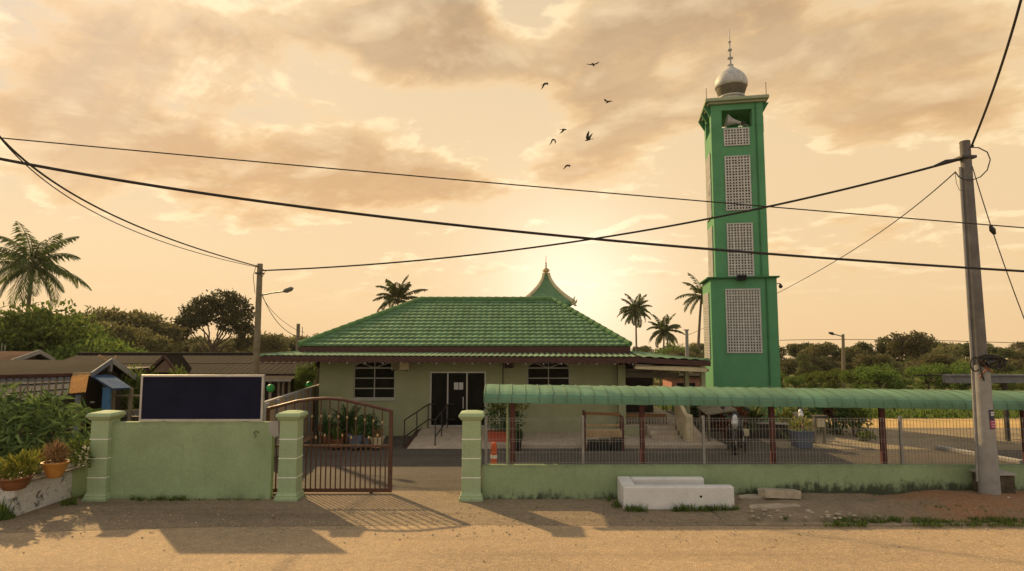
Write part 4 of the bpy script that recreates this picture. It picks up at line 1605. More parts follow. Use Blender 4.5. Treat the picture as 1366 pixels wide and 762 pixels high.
# long low house behind the board
h = empty('long_house', 'long low house with brown sheet roof and a small gable, behind the board', 'house', (-14, 31, gl))
ry, fy, by = 32.5, 29.0, 36
zr, ze_ = Z(473.5, ry), Z(500, fy)
xa, xb = X(105, ry, 480), X(432, ry, 480)
mb = MB(); mb.slab([(xa, fy, ze_), (xb, fy, ze_), (xb, ry, zr), (xa, ry, zr)], .08); mb.slab([(xb, by, ze_), (xa, by, ze_), (xa, ry, zr), (xb, ry, zr)], .08)
rf = mb.build('roof', FASCIA, h)
mb = MB(); clad(mb, (xa, fy, ze_ + .01), (xb, fy, ze_ + .01), (xb, ry, zr + .01), (xa, ry, zr + .01), 1.9, .3, .02, .02, .01, 4)
mb.build('roof_sheets', BROWNR, rf)
mb = MB(); mb.tube([(xa, ry, zr + .04), (xb, ry, zr + .04)], .1, 8); mb.build('ridge_cap', BROWNR2, rf, smooth=True)
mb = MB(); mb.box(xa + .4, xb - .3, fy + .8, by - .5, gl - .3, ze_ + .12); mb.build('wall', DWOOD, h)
mb = MB(); mb.slab([(xa, fy - 1.2, Z(506, fy - 1.2)), (xb, fy - 1.2, Z(506, fy - 1.2)), (xb, fy + .2, ze_ - .02), (xa, fy + .2, ze_ - .02)], .05); mb.build('porch_roof', BROWNR, h)
mb = MB(); mb.box(xa, xb, fy - 1.25, fy - 1.21, Z(509, fy - 1.2), Z(506, fy - 1.2) - .01); mb.build('porch_fascia', POLEC, h)
for px in (360, 372, 378, 386, 412, 420):
    x = X(px, fy - 1, 520)
    mb = MB(); mb.box(x - .05, x + .05, fy - 1.05, fy - .95, gl, Z(508, fy - 1)); mb.build('porch_post', POLEW, h)
# dormer gable
gx, gy = X(219, 28.4, 480), 28.4
za, zb_ = Z(474.5, gy), Z(497, gy)
gw0, gw1 = X(196, gy, 497), X(236, gy, 497)
mb = MB()
mb.prism([(gw0 + .15, gy + .12, zb_), (gw1 - .15, gy + .12, zb_), (gx, gy + .12, za - .16)], (0, .12, 0)); mb.build('gable_wall', mat('gable_boards', (.20, .12, .08), .8), h)
mb = MB()
mb.slab([(gw0, gy, zb_), (gx, gy, za), (gx, gy + 1.5, za), (gw0, gy + 1.5, zb_)], .07); mb.slab([(gw1, gy, zb_), (gx, gy, za), (gx, gy + 1.5, za), (gw1, gy + 1.5, zb_)], .07)
mb.build('gable_roof', BROWNR2, h)
mb = MB()
mb.beam((gw0 - .05, gy - .03, zb_ - .05), (gx, gy - .03, za - .02), .05, .13); mb.beam((gw1 + .05, gy - .03, zb_ - .05), (gx, gy - .03, za - .02), .05, .13)
mb.build('bargeboard', FASCIA, h)

# blue awning house
h = empty('timber_house', 'dark timber house with brown roof, gable horns and blue tin awning', 'house', (-18, 24, gl))
q = lambda px, py, Y: P(px, py, Y)
R0, R1 = q(40, 479.5, 27), q(149, 481, 25.0)
E0, E1 = q(-30, 500, 24), q(121, 499.5, 23.2)
K0, K1 = q(40, 500, 30), q(190, 511, 26.6)
mb = MB()
mb.slab([E0, E1, R1, q(-30, 479.5, 27)], .07)
mb.slab([q(-30, 479.5, 27), R1, K1, q(-30, 506, 30.5)], .07)
rf = mb.build('roof', BROWNR2, h)
mb = MB(); mb.beam(R1 + V((.05, -.05, .0)), E1 + V((.05, -.03, -.02)), .05, .2); mb.build('bargeboard', BLUEGREY, rf)
mb = MB(); mb.beam(R1 + V((.05, 0, 0)), K1 + V((.05, 0, -.02)), .05, .22); mb.build('bargeboard', POLEC, rf)
mb = MB(); mb.beam(R1 + V((.02, -.05, -.05)), q(131.5, 474.5, 24.6), .05, .12); mb.beam(R1 + V((.02, .05, -.05)), q(155.5, 475, 25.3), .04, .09); mb.build('gable_horn', WOODP, rf)
mb = MB(); mb.box(R1.x - .04, R1.x + .06, R1.y - .1, R1.y - .02, R1.z - .45, R1.z - .1); mb.build('gable_pendant', POLEC, rf)
mb = MB()
wx0, wx1 = X(-60, 25, 520), X(124, 25, 520)
mb.box(wx0, wx1, 24.6, 29.5, gl - .2, E1.z + .0); mb.build('wall', DWOOD, h)
mb = MB(); mb.prism([E1 + V((-.1, 1.3, 0)), R1 + V((-.4, 0, -.1)), K1 + V((-.5, 0, 0)), V((K1.x - .5, K1.y, .6)), V((E1.x - .1, E1.y + 1.3, .6))], (-.1, 0, 0)); mb.build('gable_wall', DWOOD, h)
# veranda roof of pale sheets and one orange sheet
v0, v1, v2 = q(-40, 506, 22.8), q(95, 503, 22.9), q(119, 502, 22.9)
w0, w1, w2 = q(-40, 540, 20.8), q(91.5, 526.5, 21.4), q(114.5, 524.5, 21.4)
mb = MB(); mb.slab([w0, w1, v1, v0], .03); vr = mb.build('veranda_roof', GREYTILE, h)
mb = MB()
nb = 14
for i in range(nb + 1):
    t = i / nb
    mb.beam(w0.lerp(w1, t) + V((0, 0, .02)), v0.lerp(v1, t) + V((0, 0, .02)), .05, .04)
for t in (.3, .66): mb.beam(w0.lerp(v0, t) + V((0, 0, .012)), w1.lerp(v1, t) + V((0, 0, .012)), .025, .03)
mb.build('sheet_joint', BROWNR2, vr)
mb = MB(); clad(mb, w1 + V((.02, 0, .02)), w2 + V((0, 0, .02)), v2 + V((0, 0, .02)), v1 + V((.02, 0, .02)), 0, .16, .03, 0, .01, 4); mb.build('orange_sheet', ORSHEET, vr)
mb = MB(); mb.beam(v0 + V((0, .02, .08)), v1 + V((0, .02, .08)), .06, .12); mb.build('fascia', REDTIN, vr)
mb = MB(); mb.beam(q(98, 500, 23.2), q(122, 499, 23.2), .08, .14); mb.build('eave_board', WOODP, vr)
for px, m in ((103, BLUEGREY),):
    x = X(px, 21.6, 540)
    mb = MB(); mb.box(x - .06, x + .06, 21.55, 21.67, gl, Z(527, 21.6)); mb.build('veranda_post', m, h)
# blue awning
b = [q(122, 502, 23.4), q(143, 499, 24.6), q(175, 518.5, 22.6), q(149, 519.5, 21.6)]
mb = MB(); mb.slab(b, .02); clad(mb, b[3] + upo, b[2] + upo, b[1] + upo, b[0] + upo, 0, .17, .03, 0, .01, 5); mb.build('blue_awning', BLUET, h)
for px, Y, wd in ((142, 22.4, .14),):
    x = X(px, Y, 540); mb = MB(); mb.box(x - wd, x + wd, Y - .05, Y + .05, gl, Z(517, Y)); mb.build('blue_post', BLUEP, h)
for px, Y in ((174, 22.8), (150.5, 23.0)):
    x = X(px, Y, 540); mb = MB(); mb.box(x - .05, x + .05, Y - .05, Y + .05, gl, Z(518, Y)); mb.build('porch_post', POLEW, h)
mb = MB(); mb.beam(q(148, 528, 22.9), q(187, 528, 22.9), .05, .06); mb.beam(q(146, 551, 22.7), q(200, 545.5, 22.9), .05, .07); mb.build('porch_rail', POLEW, h)
mb = MB(); mb.slab([q(140, 556, 22.8), q(205, 556, 22.8), q(205, 548, 25), q(140, 548, 25)], .05); mb.build('porch_floor', DWOOD, h)
mb = MB()
for k in range(7):
    a = q(165 + k * 4.5, 551, 23.2); mb.box(a.x - .04, a.x + .04, a.y, a.y + .03, gl, a.z)
mb.build('porch_boards', BLUEGREY, h)
mb = MB(); a = q(124, 536.5, 24.55); mb.box(a.x - .07, a.x + .07, a.y - .05, a.y, a.z - .03, a.z + .03); mb.build('wall_lamp', WHITEP, h)

h = empty('red_roofed_house', 'small house with rusty red tin roof at the left frame edge', 'house', (-24, 28, gl))
ra0, rb0 = q(-60, 468, 30), q(52, 469, 29)
ea, eb = q(-60, 486, 27), q(0, 487, 27)
mb = MB(); mb.slab([ea, eb, rb0, ra0], .08); kb = q(72, 480, 31.5); mb.slab([ra0, rb0, kb, q(-60, 486, 33)], .08); rf = mb.build('roof', REDTIN, h)
mb = MB(); mb.beam(rb0 + V((.03, -.02, -.02)), eb + V((.03, -.02, -.03)), .05, .2); mb.beam(rb0 + V((.03, .02, -.02)), kb + V((.03, .02, -.03)), .05, .2); mb.build('bargeboard', POLEC, rf)
mb = MB(); mb.prism([eb + V((-.2, .2, 0)), rb0 + V((-.3, 0, -.15)), kb + V((-.3, 0, 0)), V((kb.x - .3, kb.y, gl)), V((eb.x - .2, eb.y + .2, gl))], (-.1, 0, 0)); mb.box(-32, eb.x - .2, 27.3, 32, gl, eb.z - .05); mb.build('wall', DWOOD, h)
mb = MB(); a = q(2, 470, 28); mb.tube([a, a + V((0, 0, .45))], .02, 5); mb.tube([a + V((.15, 0, 0)), a + V((.15, 0, .35))], .02, 5); mb.build('aerial', GALV, rf)

# boundary fence left of the hall
r = empty('panel_fence', 'tan concrete panel fence with posts running back beside the hall', 'fence', (-8, 20, 0))
pa, pb = V((X(352, 18.5, 535), 18.5, 0)), V((X(436, 27, 515), 27, 0))
zf = 1.78
mb = MB(); mb.beam(pa + V((0, 0, zf / 2)), pb + V((0, 0, zf / 2)), .07, zf); mb.build('panels', mat_two('tan_panels', (.30, .22, .12), (.46, .34, .19), 1, 1.1), r)
mb = MB(); mb.beam(pa + V((0, 0, zf + .03)), pb + V((0, 0, zf + .03)), .12, .06); mb.build('coping', CONC, r)
for i in range(9):
    p = pa.lerp(pb, i / 8)
    mb = MB(); mb.box(p.x - .06, p.x + .14, p.y - .09, p.y + .09, 0, zf + .02); mb.build('post', POLEC, r)
for px, py, Y, rad, lb in ((361, 518, 24, .16, 'green plastic ball on the fence line beside the board'), (412.5, 513.5, 26, .15, 'small green plastic ball on the fence beside the hall corner')):
    c = P(px, py, Y)
    mb = MB(); mb.ball(c, rad, 14, 10)
    o = tag(mb.build('plastic_ball', GREENB, smooth=True), lb, 'ball', 'green balls along the panel fence')
    mb = MB(); mb.tube([c - V((0, 0, rad * .9)), (c.x, c.y, 0)], .04, 8); mb.build('stake', POLEC, o)

# ================================================================== GATE-SIDE POTTED PLANTS
def plant_group(px, pyb, Y, potm, r0, r1, hh, label, kind, size, lm, seed, name='potted_plant'):
    c = V((X(px, Y, pyb), Y, 0))
    c.z = max(0.0, P(px, pyb, Y).z)
    r = pot(name, label, c, r0, r1, hh, potm, 'potted plants in the yard')
    r['category'] = 'potted plant'
    if kind == 'spiky':
        palm_crown(r, 'foliage', (0, 0, hh), 26, size, seed, lm, (1.45, .1), (.5, 1.2), size * .2, .05, 14, .2)
    elif kind == 'blade':
        mb = MB(); tuft(mb, (0, 0, hh - .05), 46, size, .1, .05, seed); mb.build('foliage', lm, r, local=True)
    else:
        p_, d_ = lobe_points([(0, 0, hh + size * .8, size * .8, size * .75, size * .8), (size * .2, 0, hh + size * .4, size * .6, size * .5, size * .5)], 700, .3, seed)
        leaf_mesh('foliage', p_, d_ + RNG.normal(size=p_.shape) * .4, .13, .06, lm, r)
        mb = MB(); limb(mb, (0, 0, hh - .08), (0, 0, hh + size * .6), .025, .015, .2, seed); mb.build('stem', BARK, r, local=True)
    return r


plant_group(464, 593, 21.6, BRPOT, .2, .3, .42, 'large spiky palm-like plant in a brown pot behind the gate', 'spiky', 1.15, L_SPIKE, 3)
plant_group(489, 596, 20.9, BLUEGREY, .17, .25, .34, 'round dark leafy plant in a grey pot behind the gate', 'bushy', .45, L_SPIKE, 5)
plant_group(436, 595, 21.2, BRPOT, .14, .2, .36, 'tall thin bladed plant in a brown pot at the gate pillar', 'blade', 1.0, L_SPIKE, 7)
plant_group(449, 597, 20.8, BRPOT, .2, .26, .3, 'low bladed plant in a brown pot between the gate plants', 'blade', .5, L_GREEN, 8)
plant_group(474, 597, 20.6, BLUEGREY, .18, .25, .42, 'grey pot with a short tuft in front of the spiky plant', 'blade', .35, L_GREEN, 18)
plant_group(503, 597, 20.7, CREAM, .16, .24, .36, 'cream pot with drooping grey plant nearest the ramp', 'blade', .42, L_DRY, 28)
r = empty('plant_stand', 'low dark metal plant stand behind the gate bars', 'plant stand', (X(455, 21.0, 590), 21.3, 0))
xa, xb = X(420, 21.3, 590), X(450, 21.3, 590)
mb = MB()
for x in (xa, xb):
    for y in (21.2, 21.6): mb.box(x - .02, x + .02, y - .02, y + .02, 0, .55)
mb.build('leg', STEEL, r)
mb = MB(); mb.box(xa - .05, xb + .05, 21.15, 21.65, .55, .58); mb.build('shelf', STEEL, r)
mb = MB(); mb.box(xa + .1, xb - .1, 21.25, 21.55, .583, .75); mb.build('trough', BRPOT, r)

# plants and bollard behind the wire fence
c = V((X(672, 21.7, 600), 21.7, 0))
r = empty('planter_box', 'red planter box with a tall yellow green shrub beside the hall door', 'planter', c)
mb = MB(); mb.prism([c + V(v) for v in ((-.55, -.22, 0), (.5, -.22, 0), (.5, .22, 0), (-.55, .22, 0))], (0, 0, .42)); mb.box(c.x - .58, c.x + .53, c.y - .25, c.y + .25, .42, .48); mb.build('box', REDPOT, r, bevel=.01)
p_, d_ = lobe_points([(-.15, 0, .95, .55, .4, .5), (.3, 0, .8, .4, .35, .4)], 700, .3, 51)
leaf_mesh('foliage', p_, d_ + np.array([0, 0, .2]), .13, .06, L_SPIKE, r)
for k, lb_ in enumerate(((-.1, 0, 1.45, .35, .3, .25), (.62, 0, 1.55, .3, .25, .25))):
    p_, d_ = lobe_points([lb_], 170, .3, 52 + k)
    leaf_mesh('shoot', p_, d_ + np.array([0, 0, .3]), .14, .07, L_YELL, r)
mb = MB(); limb(mb, (0, 0, .4), (-.1, 0, 1.4), .03, .02, .2, 3); limb(mb, (.1, 0, .4), (.6, 0, 1.5), .03, .015, .2, 4); mb.build('stem', BARK, r, local=True)
plant_group(688, 601, 20.6, BLACKP, .16, .22, .4, 'small dark pot with short dark plant beside the maroon canopy post', 'bushy', .2, L_SPIKE, 55)
c = V((X(659, 15.0, 605), 15.0, 0))
r = empty('traffic_bollard', 'orange traffic bollard with pale bands behind the wire fence', 'bollard', c)
hb = Z(590, 15.0)
mb = MB(); mb.lathe(c, [(.16, 0), (.16, .05), (.085, .07), (.072, hb - .12), (.076, hb - .1), (.06, hb - .02), (.02, hb)], 18); mb.build('body', ORANGEP, r, smooth=True)
for z in (.84, .62, .4):
    mb = MB(); mb.lathe(c, [(.082, z), (.082, z + .08)], 18); mb.build('band', REFL, r, smooth=True)

# wooden bench with high frame
BYY = 20.5
r = empty('wooden_bench', 'red brown wooden bench with high post frame against the hall wall', 'bench', (X(806, BYY, 590), BYY, .13))
xa, xb = X(780.5, BYY, 580), X(831, BYY, 580)
zb0 = .0
for x, zz in ((xa, Z(549, BYY)), (xb, Z(556, BYY))):
    for y in (BYY, BYY + .42):
        mb = MB(); mb.box(x - .035, x + .035, y - .035, y + .035, zb0, zz if y > BYY else zz); mb.build('post', MAROON, r)
for y in (BYY + .42,):
    mb = MB(); mb.beam((xa, y, Z(553.5, BYY)), (xb, y, Z(555, BYY)), .07, .09); mb.build('top_rail', WOOD, r)
mb = MB()
for i in range(4):
    mb.box(xa + .04, xb - .04, BYY - .08 + i * .13, BYY + .04 + i * .13, Z(576, BYY), Z(576, BYY) + .04)
mb.build('seat', WOODP, r)
mb = MB(); mb.box(xa + .04, xb - .04, BYY - .1, BYY - .07, Z(583, BYY), Z(576, BYY) - .005); mb.build('apron_board', WOODP, r)
mb = MB(); mb.box(xa + .04, xb - .04, BYY + .4, BYY + .43, Z(571, BYY), Z(568, BYY)); mb.build('back_rail', WOODP, r)
for k, px in enumerate((791, 806, 822)):
    x = X(px, BYY + .2, 590)
    mb = MB(); mb.box(x - .17, x + .17, BYY + .05, BYY + .38, .0, .30 + .03 * k); mb.box(x - .18, x + .18, BYY + .04, BYY + .39, .30 + .03 * k, .33 + .03 * k)
    tag(mb.build('storage_crate', BLACKP, bevel=.015), ('dark crate under the bench, at its left post', 'dark crate under the middle of the bench seat', 'tallest dark crate under the bench, at its right post')[k], 'crate', 'dark crates under the bench')
# ================================================================== MOTORCYCLES
def motorcycle(label, loc, rz, cowl, bodym, rider_bits=False):
    r = empty('motorcycle', label, 'motorcycle', loc, rz, 'motorcycles parked in the yard')
    for x in (-.62, .62):
        mb = MB(); mb.tube([(x + .27 * math.cos(t), 0, .28 + .27 * math.sin(t)) for t in [i * PI / 14 for i in range(29)]], .05, 8, cap=False); w = mb.build('wheel', BLACKP, r, local=True, smooth=True)
        mb = MB(); mb.tube([(x, -.05, .28), (x, .05, .28)], .07, 10)
        for k in range(5):
            a = 2 * PI * k / 5; mb.beam((x, 0, .28), (x + .23 * math.cos(a), 0, .28 + .23 * math.sin(a)), .03)
        mb.build('rim', ALU, w, local=True)
    mb = MB()
    mb.prism([(-.75, -.1, .62), (-.55, -.1, .42), (-.1, -.1, .3), (.3, -.1, .36), (.42, -.1, .6), (.1, -.1, .5), (-.1, -.1, .6), (-.5, -.1, .72)], (0, .2, 0)); mb.box(-.2, .15, -.13, .13, .22, .42)
    mb.build('body', bodym, r, local=True, bevel=.03)
    mb = MB(); mb.prism([(-.8, -.12, .74), (-.75, -.12, .82), (-.35, -.12, .82), (.05, -.12, .74), (.1, -.12, .68), (-.4, -.12, .7)], (0, .24, 0)); mb.build('seat', BLACKP, r, local=True, bevel=.03)
    mb = MB(); mb.tube([(.62, -.07, .28), (.42, -.07, .9)], .025, 8); mb.tube([(.62, .07, .28), (.42, .07, .9)], .025, 8); mb.build('fork', STEEL, r, local=True)
    mb = MB(); mb.tube([(.47, 0, .70), (.50, 0, .78), (.50, 0, .90), (.45, 0, 1.0), (.40, 0, 1.05)], [.04, .08, .095, .075, .05], 12); mb.build('cowl', cowl, r, local=True, smooth=True)
    mb = MB(); mb.prism([(.47, -.11, .98), (.47, .11, .98), (.38, .08, 1.16), (.38, -.08, 1.16)], (-.012, 0, 0)); mb.build('windscreen', BLACKP, r, local=True)
    mb = MB(); mb.tube([(.36, -.13, .38), (.42, -.17, .55), (.40, -.15, .75)], [.03, .075, .04], 8); mb.tube([(.36, .13, .38), (.42, .17, .55), (.40, .15, .75)], [.03, .075, .04], 8); mb.build('leg_shield', bodym, r, local=True, smooth=True)
    mb = MB(); mb.tube([(.62 + .33 * math.cos(t), 0, .28 + .33 * math.sin(t)) for t in [(.3 + i * .25) for i in range(8)]], .05, 8); mb.build('mudguard', bodym, r, local=True, smooth=True)
    mb = MB(); mb.ball((.60, 0, .86), (.05, .085, .07), 12, 8); mb.build('headlight', REFL, r, local=True, smooth=True)
    mb = MB(); mb.tube([(.3, -.34, 1.03), (.4, -.15, 1.03), (.42, 0, 1.0), (.4, .15, 1.03), (.3, .34, 1.03)], .018, 8); mb.build('handlebar', STEEL, r, local=True, smooth=True)
    for y in (-.28, .28):
        mb = MB(); mb.tube([(.36, y, 1.03), (.38, y * 1.15, 1.22)], .01, 6); mb.ball((.38, y * 1.2, 1.26), (.02, .07, .045), 10, 6); mb.build('mirror', STEEL, r, local=True)
    mb = MB(); mb.tube([(-.1, .1, .25), (-.7, .14, .34)], [.03, .05], 8); mb.build('exhaust', ALU, r, local=True)
    mb = MB(); mb.beam((-.05, -.12, .25), (.02, -.3, .0), .025); mb.build('side_stand', STEEL, r, local=True)
    return r


motorcycle('dark motorcycle with white front under the canopy, parked before the minaret shrub', (X(984, 20.6, 580), 20.6, .006), math.radians(-118), WHITEP, BLACKP).scale = (1.15, 1.15, 1.15)
motorcycle('white fronted motorcycle parked behind the blue grey tub', (X(1072, 23.2, 570), 23.6, .006), math.radians(-105), WHITEP, mat('dark_red_body', (.12, .02, .015), .35))

# small slanted shelter, tub, stand, shrubs near the minaret
r = empty('board_shelter', 'small slanted board shelter at the foot of the minaret', 'shelter', (X(962, 21.6, 560), 21.8, 0))
pa, pb = P(943, 552.5, 21.6), P(983, 546.5, 21.6)
mb = MB(); mb.slab([pa, pb, pb + V((0, 1.2, .12)), pa + V((0, 1.2, .12))], .05); mb.build('roof', POLEW, r)
for p in (pa + V((.08, .06, 0)), pb + V((-.08, .06, 0)), pa + V((.08, 1.1, .1)), pb + V((-.08, 1.1, .1))):
    mb = MB(); mb.box(p.x - .035, p.x + .035, p.y - .035, p.y + .035, 0, p.z - .04); mb.build('post', POLEW, r)
mb = MB(); mb.box(pa.x + .05, pb.x - .05, pa.y + 1.15, pa.y + 1.19, .3, pa.z); mb.build('back_board', DWOOD, r)
a = P(994, 577, 20.2)
r = empty('cream_box', 'small square cream box on a short post beside the dark motorcycle', 'box', (a.x, a.y, 0))
mb = MB(); mb.box(a.x - .1, a.x + .1, a.y - .08, a.y + .08, a.z - .11, a.z + .11); mb.build('case', CREAM, r, bevel=.02)
mb = MB(); mb.box(a.x - .03, a.x + .03, a.y - .03, a.y + .03, 0, a.z - .11); mb.build('post', STEEL, r)
c = V((X(1069.5, 21.2, 590), 21.2, 0))
r = empty('square_tub', 'blue grey square planter tub standing in the yard', 'planter', c)
mb = MB(); mb.lathe(c, [(.25, .01), (.3, .55), (.31, .55), (.31, .59), (.26, .59), (.25, .5)], sq=True); mb.build('tub', BLUEGREY, r, bevel=.015)
p_, d_ = lobe_points([(0, 0, .75, .34, .3, .22)], 240, .3, 61)
leaf_mesh('foliage', p_, d_ + np.array([0, 0, .4]), .16, .04, L_YELL, r)
r = empty('water_stand', 'cream water tank on two rough posts beside the blue grey tub', 'stand', (X(1093, 22, 580), 22, 0))
for px in (1086.5, 1099.5):
    x = X(px, 22, 580); mb = MB(); mb.tube([(x, 22, 0), (x + .02, 22, 1.0)], .06, 8); mb.build('post', POLEW, r)
x0, x1 = X(1088, 22, 560), X(1099, 22, 560)
mb = MB(); mb.box(x0, x1, 21.9, 22.2, Z(570, 22), Z(557, 22)); mb.build('tank', CREAM, r, bevel=.03)
mb = MB(); mb.box(x0 - .05, x1 + .1, 21.85, 22.25, Z(557, 22), Z(554.5, 22)); mb.build('lid', STEEL, r, bevel=.01)
# low edging kerb
mb = MB(); mb.beam((X(996, 23.2, 582), 23.2, .28), (X(1057, 22.6, 585), 22.8, .28), .12, .56); tag(mb.build('bed_wall', STEEL), 'low dark bed wall between the cream box and the blue grey tub', 'wall')
mb = MB(); mb.beam((X(996, 23.1, 582), 23.1, .59), (X(1057, 22.6, 585), 22.7, .59), .2, .05); tag(mb.build('bed_coping', CONC), 'pale coping rail along the low bed wall', 'coping')
a, b = G(1250, 599, .0), G(1320, 615, .0)
mb = MB(); mb.beam(a + V((0, 0, .06)), b + V((.6, -.5, .06)), .2, .13); tag(mb.build('yard_kerb', CONC, bevel=.02), 'short slanting concrete kerb on the yard behind the utility pole', 'kerb')


def shrub(name, label, px, Y, w, hgt, lm, seed, n=900, ls=.16, lw=.07, group=None, z0=None, cat='shrub'):
    x = X(px, Y, 560)
    r = empty(name, label, cat, (x, Y, ground_h(x, Y) if z0 is None else z0), group=group)
    rng = random.Random(seed)
    lob = [(rng.uniform(-.5, .5) * w, rng.uniform(-.3, .3) * w, hgt * rng.uniform(.35, .72), w * rng.uniform(.3, .5), w * rng.uniform(.3, .45), hgt * rng.uniform(.22, .34)) for _ in range(6)]
    p_, d_ = lobe_points(lob, n, .35, seed, .28, 1.6)
    leaf_mesh('foliage', p_, d_ + RNG.normal(size=p_.shape) * .5, ls, lw, lm, r)
    mb = MB()
    for i, l in enumerate(lob): limb(mb, (rng.uniform(-.1, .1), 0, -.05), l[:3], .035, .012, .3, seed + i)
    mb.build('stems', BARK, r, local=True)
    return r


shrub('dark_shrub', 'dark green shrub beside the car park, right of the water stand', 1120, 24, 1.5, 1.9, L_SPIKE, 71, 1800)
shrub('red_leaved_shrub', 'shrub with reddish leaves behind the water stand', 1113, 25, .9, 1.55, L_RED, 72, 700)
shrub('leaning_shrub', 'loose green shrub leaning towards the car park sand', 1142, 23.4, .9, 1.7, L_GREEN, 73, 700)
shrub('low_shrub', 'low yellow green shrub beside the minaret foot', 1056, 24.5, .8, 1.15, L_YELL, 74, 600)
shrub('weedy_shrub', 'tiny weedy shrub on the car park edge', 1152, 22.4, .5, .42, L_GREEN, 75, 260, .12, .05)
shrub('veranda_shrub', 'dark plant behind the veranda stair parapet', 932, 25.5, .9, 1.7, L_SPIKE, 76, 900)
r = empty('fan_palm', 'low feathery palm spreading in front of the minaret base', 'palm', (X(1004, 23.6, 570), 23.6, 0))
palm_crown(r, 'crown', (0, 0, .45), 22, 1.75, 77, L_PALM, (1.4, .1), (.8, 1.5), .34, .04, 26, .2)
mb = MB(); mb.tube([(0, 0, -.1), (0, 0, .5)], [.14, .17], 10); mb.build('trunk', PBARK, r, local=True, smooth=True)
shrub('croton_shrub', 'orange brown croton shrub behind the dark motorcycle', 972, 22.3, .7, 1.35, L_RED, 78, 500)

# carport shed at right
r = empty('carport', 'metal roofed carport with a pale gutter behind the canopy at right', 'carport', (16, 22, 0))
xa, xb = X(1260, 22, 505), 26
zt2, zb2 = Z(499.5, 22), Z(509.5, 22)
mb = MB(); mb.box(xa, xb, 22.0, 22.12, zb2, zt2 - .06); mb.box(xa, xb, 21.93, 22.12, zt2 - .06, zt2); mb.box(xa, xb, 21.95, 22.1, zb2 - .04, zb2); mb.build('gutter', mat('grey_gutter', (.15, .15, .145), .6, .25), r)
mb = MB(); mb.slab([(xa, 22.13, zt2 - .03), (xb, 22.13, zt2 - .03), (xb, 23.7, zt2 - .12), (xa, 23.7, zt2 - .12)], .05); mb.build('roof', STEEL, r)
for x in (X(1340, 22.5, 520), X(1362, 22.5, 520) + 1.4, 22.5):
    for y in (22.5, 23.4):
        mb = MB(); mb.box(x - .06, x + .06, y - .06, y + .06, 0, zt2 - .18); mb.build('post', STEEL, r)
# hedge-like tree behind the carport is part of the tree line below

# ================================================================== VERGE OBJECTS
tr_ = empty('concrete_trough', 'white washed concrete trough open at one corner on the road edge', 'trough', (4, 13.2, 0))
f0, f1 = G(832, 680, 0), G(981, 678, 0)
tf = f0.y
x0, x1 = f0.x, X(980, tf, 660)
zt3 = Z(649.5, tf)
yb = 14.38
mb = MB()
mb.box(x0, x1, tf, tf + .24, -.05, zt3)
mb.add([(x0, tf + .24, -.05), (x0 + .3, tf + .24, -.05), (x0 + .3, yb, -.05), (x0, yb, -.05), (x0, tf + .24, zt3 + .004), (x0 + .3, tf + .24, zt3 + .004), (x0 + .3, yb, zt3 + .06), (x0, yb, zt3 + .06)], [(3, 2, 1, 0), (4, 5, 6, 7), (0, 1, 5, 4), (1, 2, 6, 5), (2, 3, 7, 6), (3, 0, 4, 7)])
xb2 = X(936, yb, 640)
mb.box(x0 + .302, xb2, yb - .2, yb - .002, -.05, zt3 + .055)
mb.build('walls', CONCW, tr_, bevel=.03)
mb = MB(); mb.box(x0 + .3, x1 - .1, tf + .24, yb - .2, -.05, .1); mb.build('soil', SOIL, tr_)
mb = MB(); a = P(935, 662.5, tf); mb.tube([(a.x, tf - .004, a.z), (a.x, tf + .03, a.z)], .028, 8); mb.build('drain_hole', DARK, tr_)


def chunk(name, label, c, sx, sy, sz, seed, m=RUBBLE, rz=0, tilt=0, cat='slab', group=None):
    rng = random.Random(seed)
    mb = MB()
    n = 9
    ring = []
    for i in range(n):
        a = 2 * PI * i / n
        k = rng.uniform(.82, 1.1)
        ca, sa = math.cos(a), math.sin(a)
        sq = 1 / max(abs(ca), abs(sa)) ** .6
        ring.append((ca * sx * k * sq * .8, sa * sy * k * sq * .8))
    Rm = Matrix.Rotation(rz, 3, 'Z') @ Matrix.Rotation(tilt, 3, 'Y')
    for z, s in ((0, .97), (sz * .5, 1.02), (sz, .96)):
        for i in range(n):
            mb.v.append(tuple(V(c) + Rm @ V((ring[i][0] * s, ring[i][1] * s, z + rng.uniform(-.1, .1) * sz))))
    for j in range(2):
        for i in range(n):
            mb.f.append((j * n + i, j * n + (i + 1) % n, (j + 1) * n + (i + 1) % n, (j + 1) * n + i))
    mb.f += [tuple(range(n - 1, -1, -1)), tuple(range(2 * n, 3 * n))]
    return tag(mb.build(name, m, bevel=.012), label, cat, group)


c = G(1044, 667, .12)
mb = MB()
ring = [(-.45, -.2), (.36, -.23), (.46, -.06), (.4, .2), (-.28, .26), (-.52, .04)]
Rm = Matrix.Rotation(.06, 3, 'Z') @ Matrix.Rotation(.05, 3, 'Y') @ Matrix.Rotation(-.1, 3, 'X')
lo_ = [V((c.x, c.y + .1, .15)) + Rm @ V((a * .97, b_ * .97, 0)) for a, b_ in ring]
hi_ = [V((c.x, c.y + .1, .15)) + Rm @ V((a, b_, .17)) for a, b_ in ring]
n = len(ring)
mb.add(lo_ + hi_, [tuple(range(n - 1, -1, -1)), tuple(range(n, 2 * n))] + [(i, (i + 1) % n, n + (i + 1) % n, n + i) for i in range(n)])
tag(mb.build('broken_slab', RUBBLE, bevel=.012), 'pale broken concrete slab tilted on the rubble beside the trough', 'slab')
mb = MB()
rng = random.Random(5)
for i in range(46):
    t = rng.random()
    x = 4.95 + 2.1 * t + rng.uniform(-.1, .1)
    y = 12.6 + rng.uniform(0, .65)
    s = rng.uniform(.012, .045)
    mb.ball((x, y, .09 + s * .3), (s * rng.uniform(.8, 1.8), s, s * .6), 6, 4)
tag(mb.build('rubble', RUBBLE), kind='stuff')
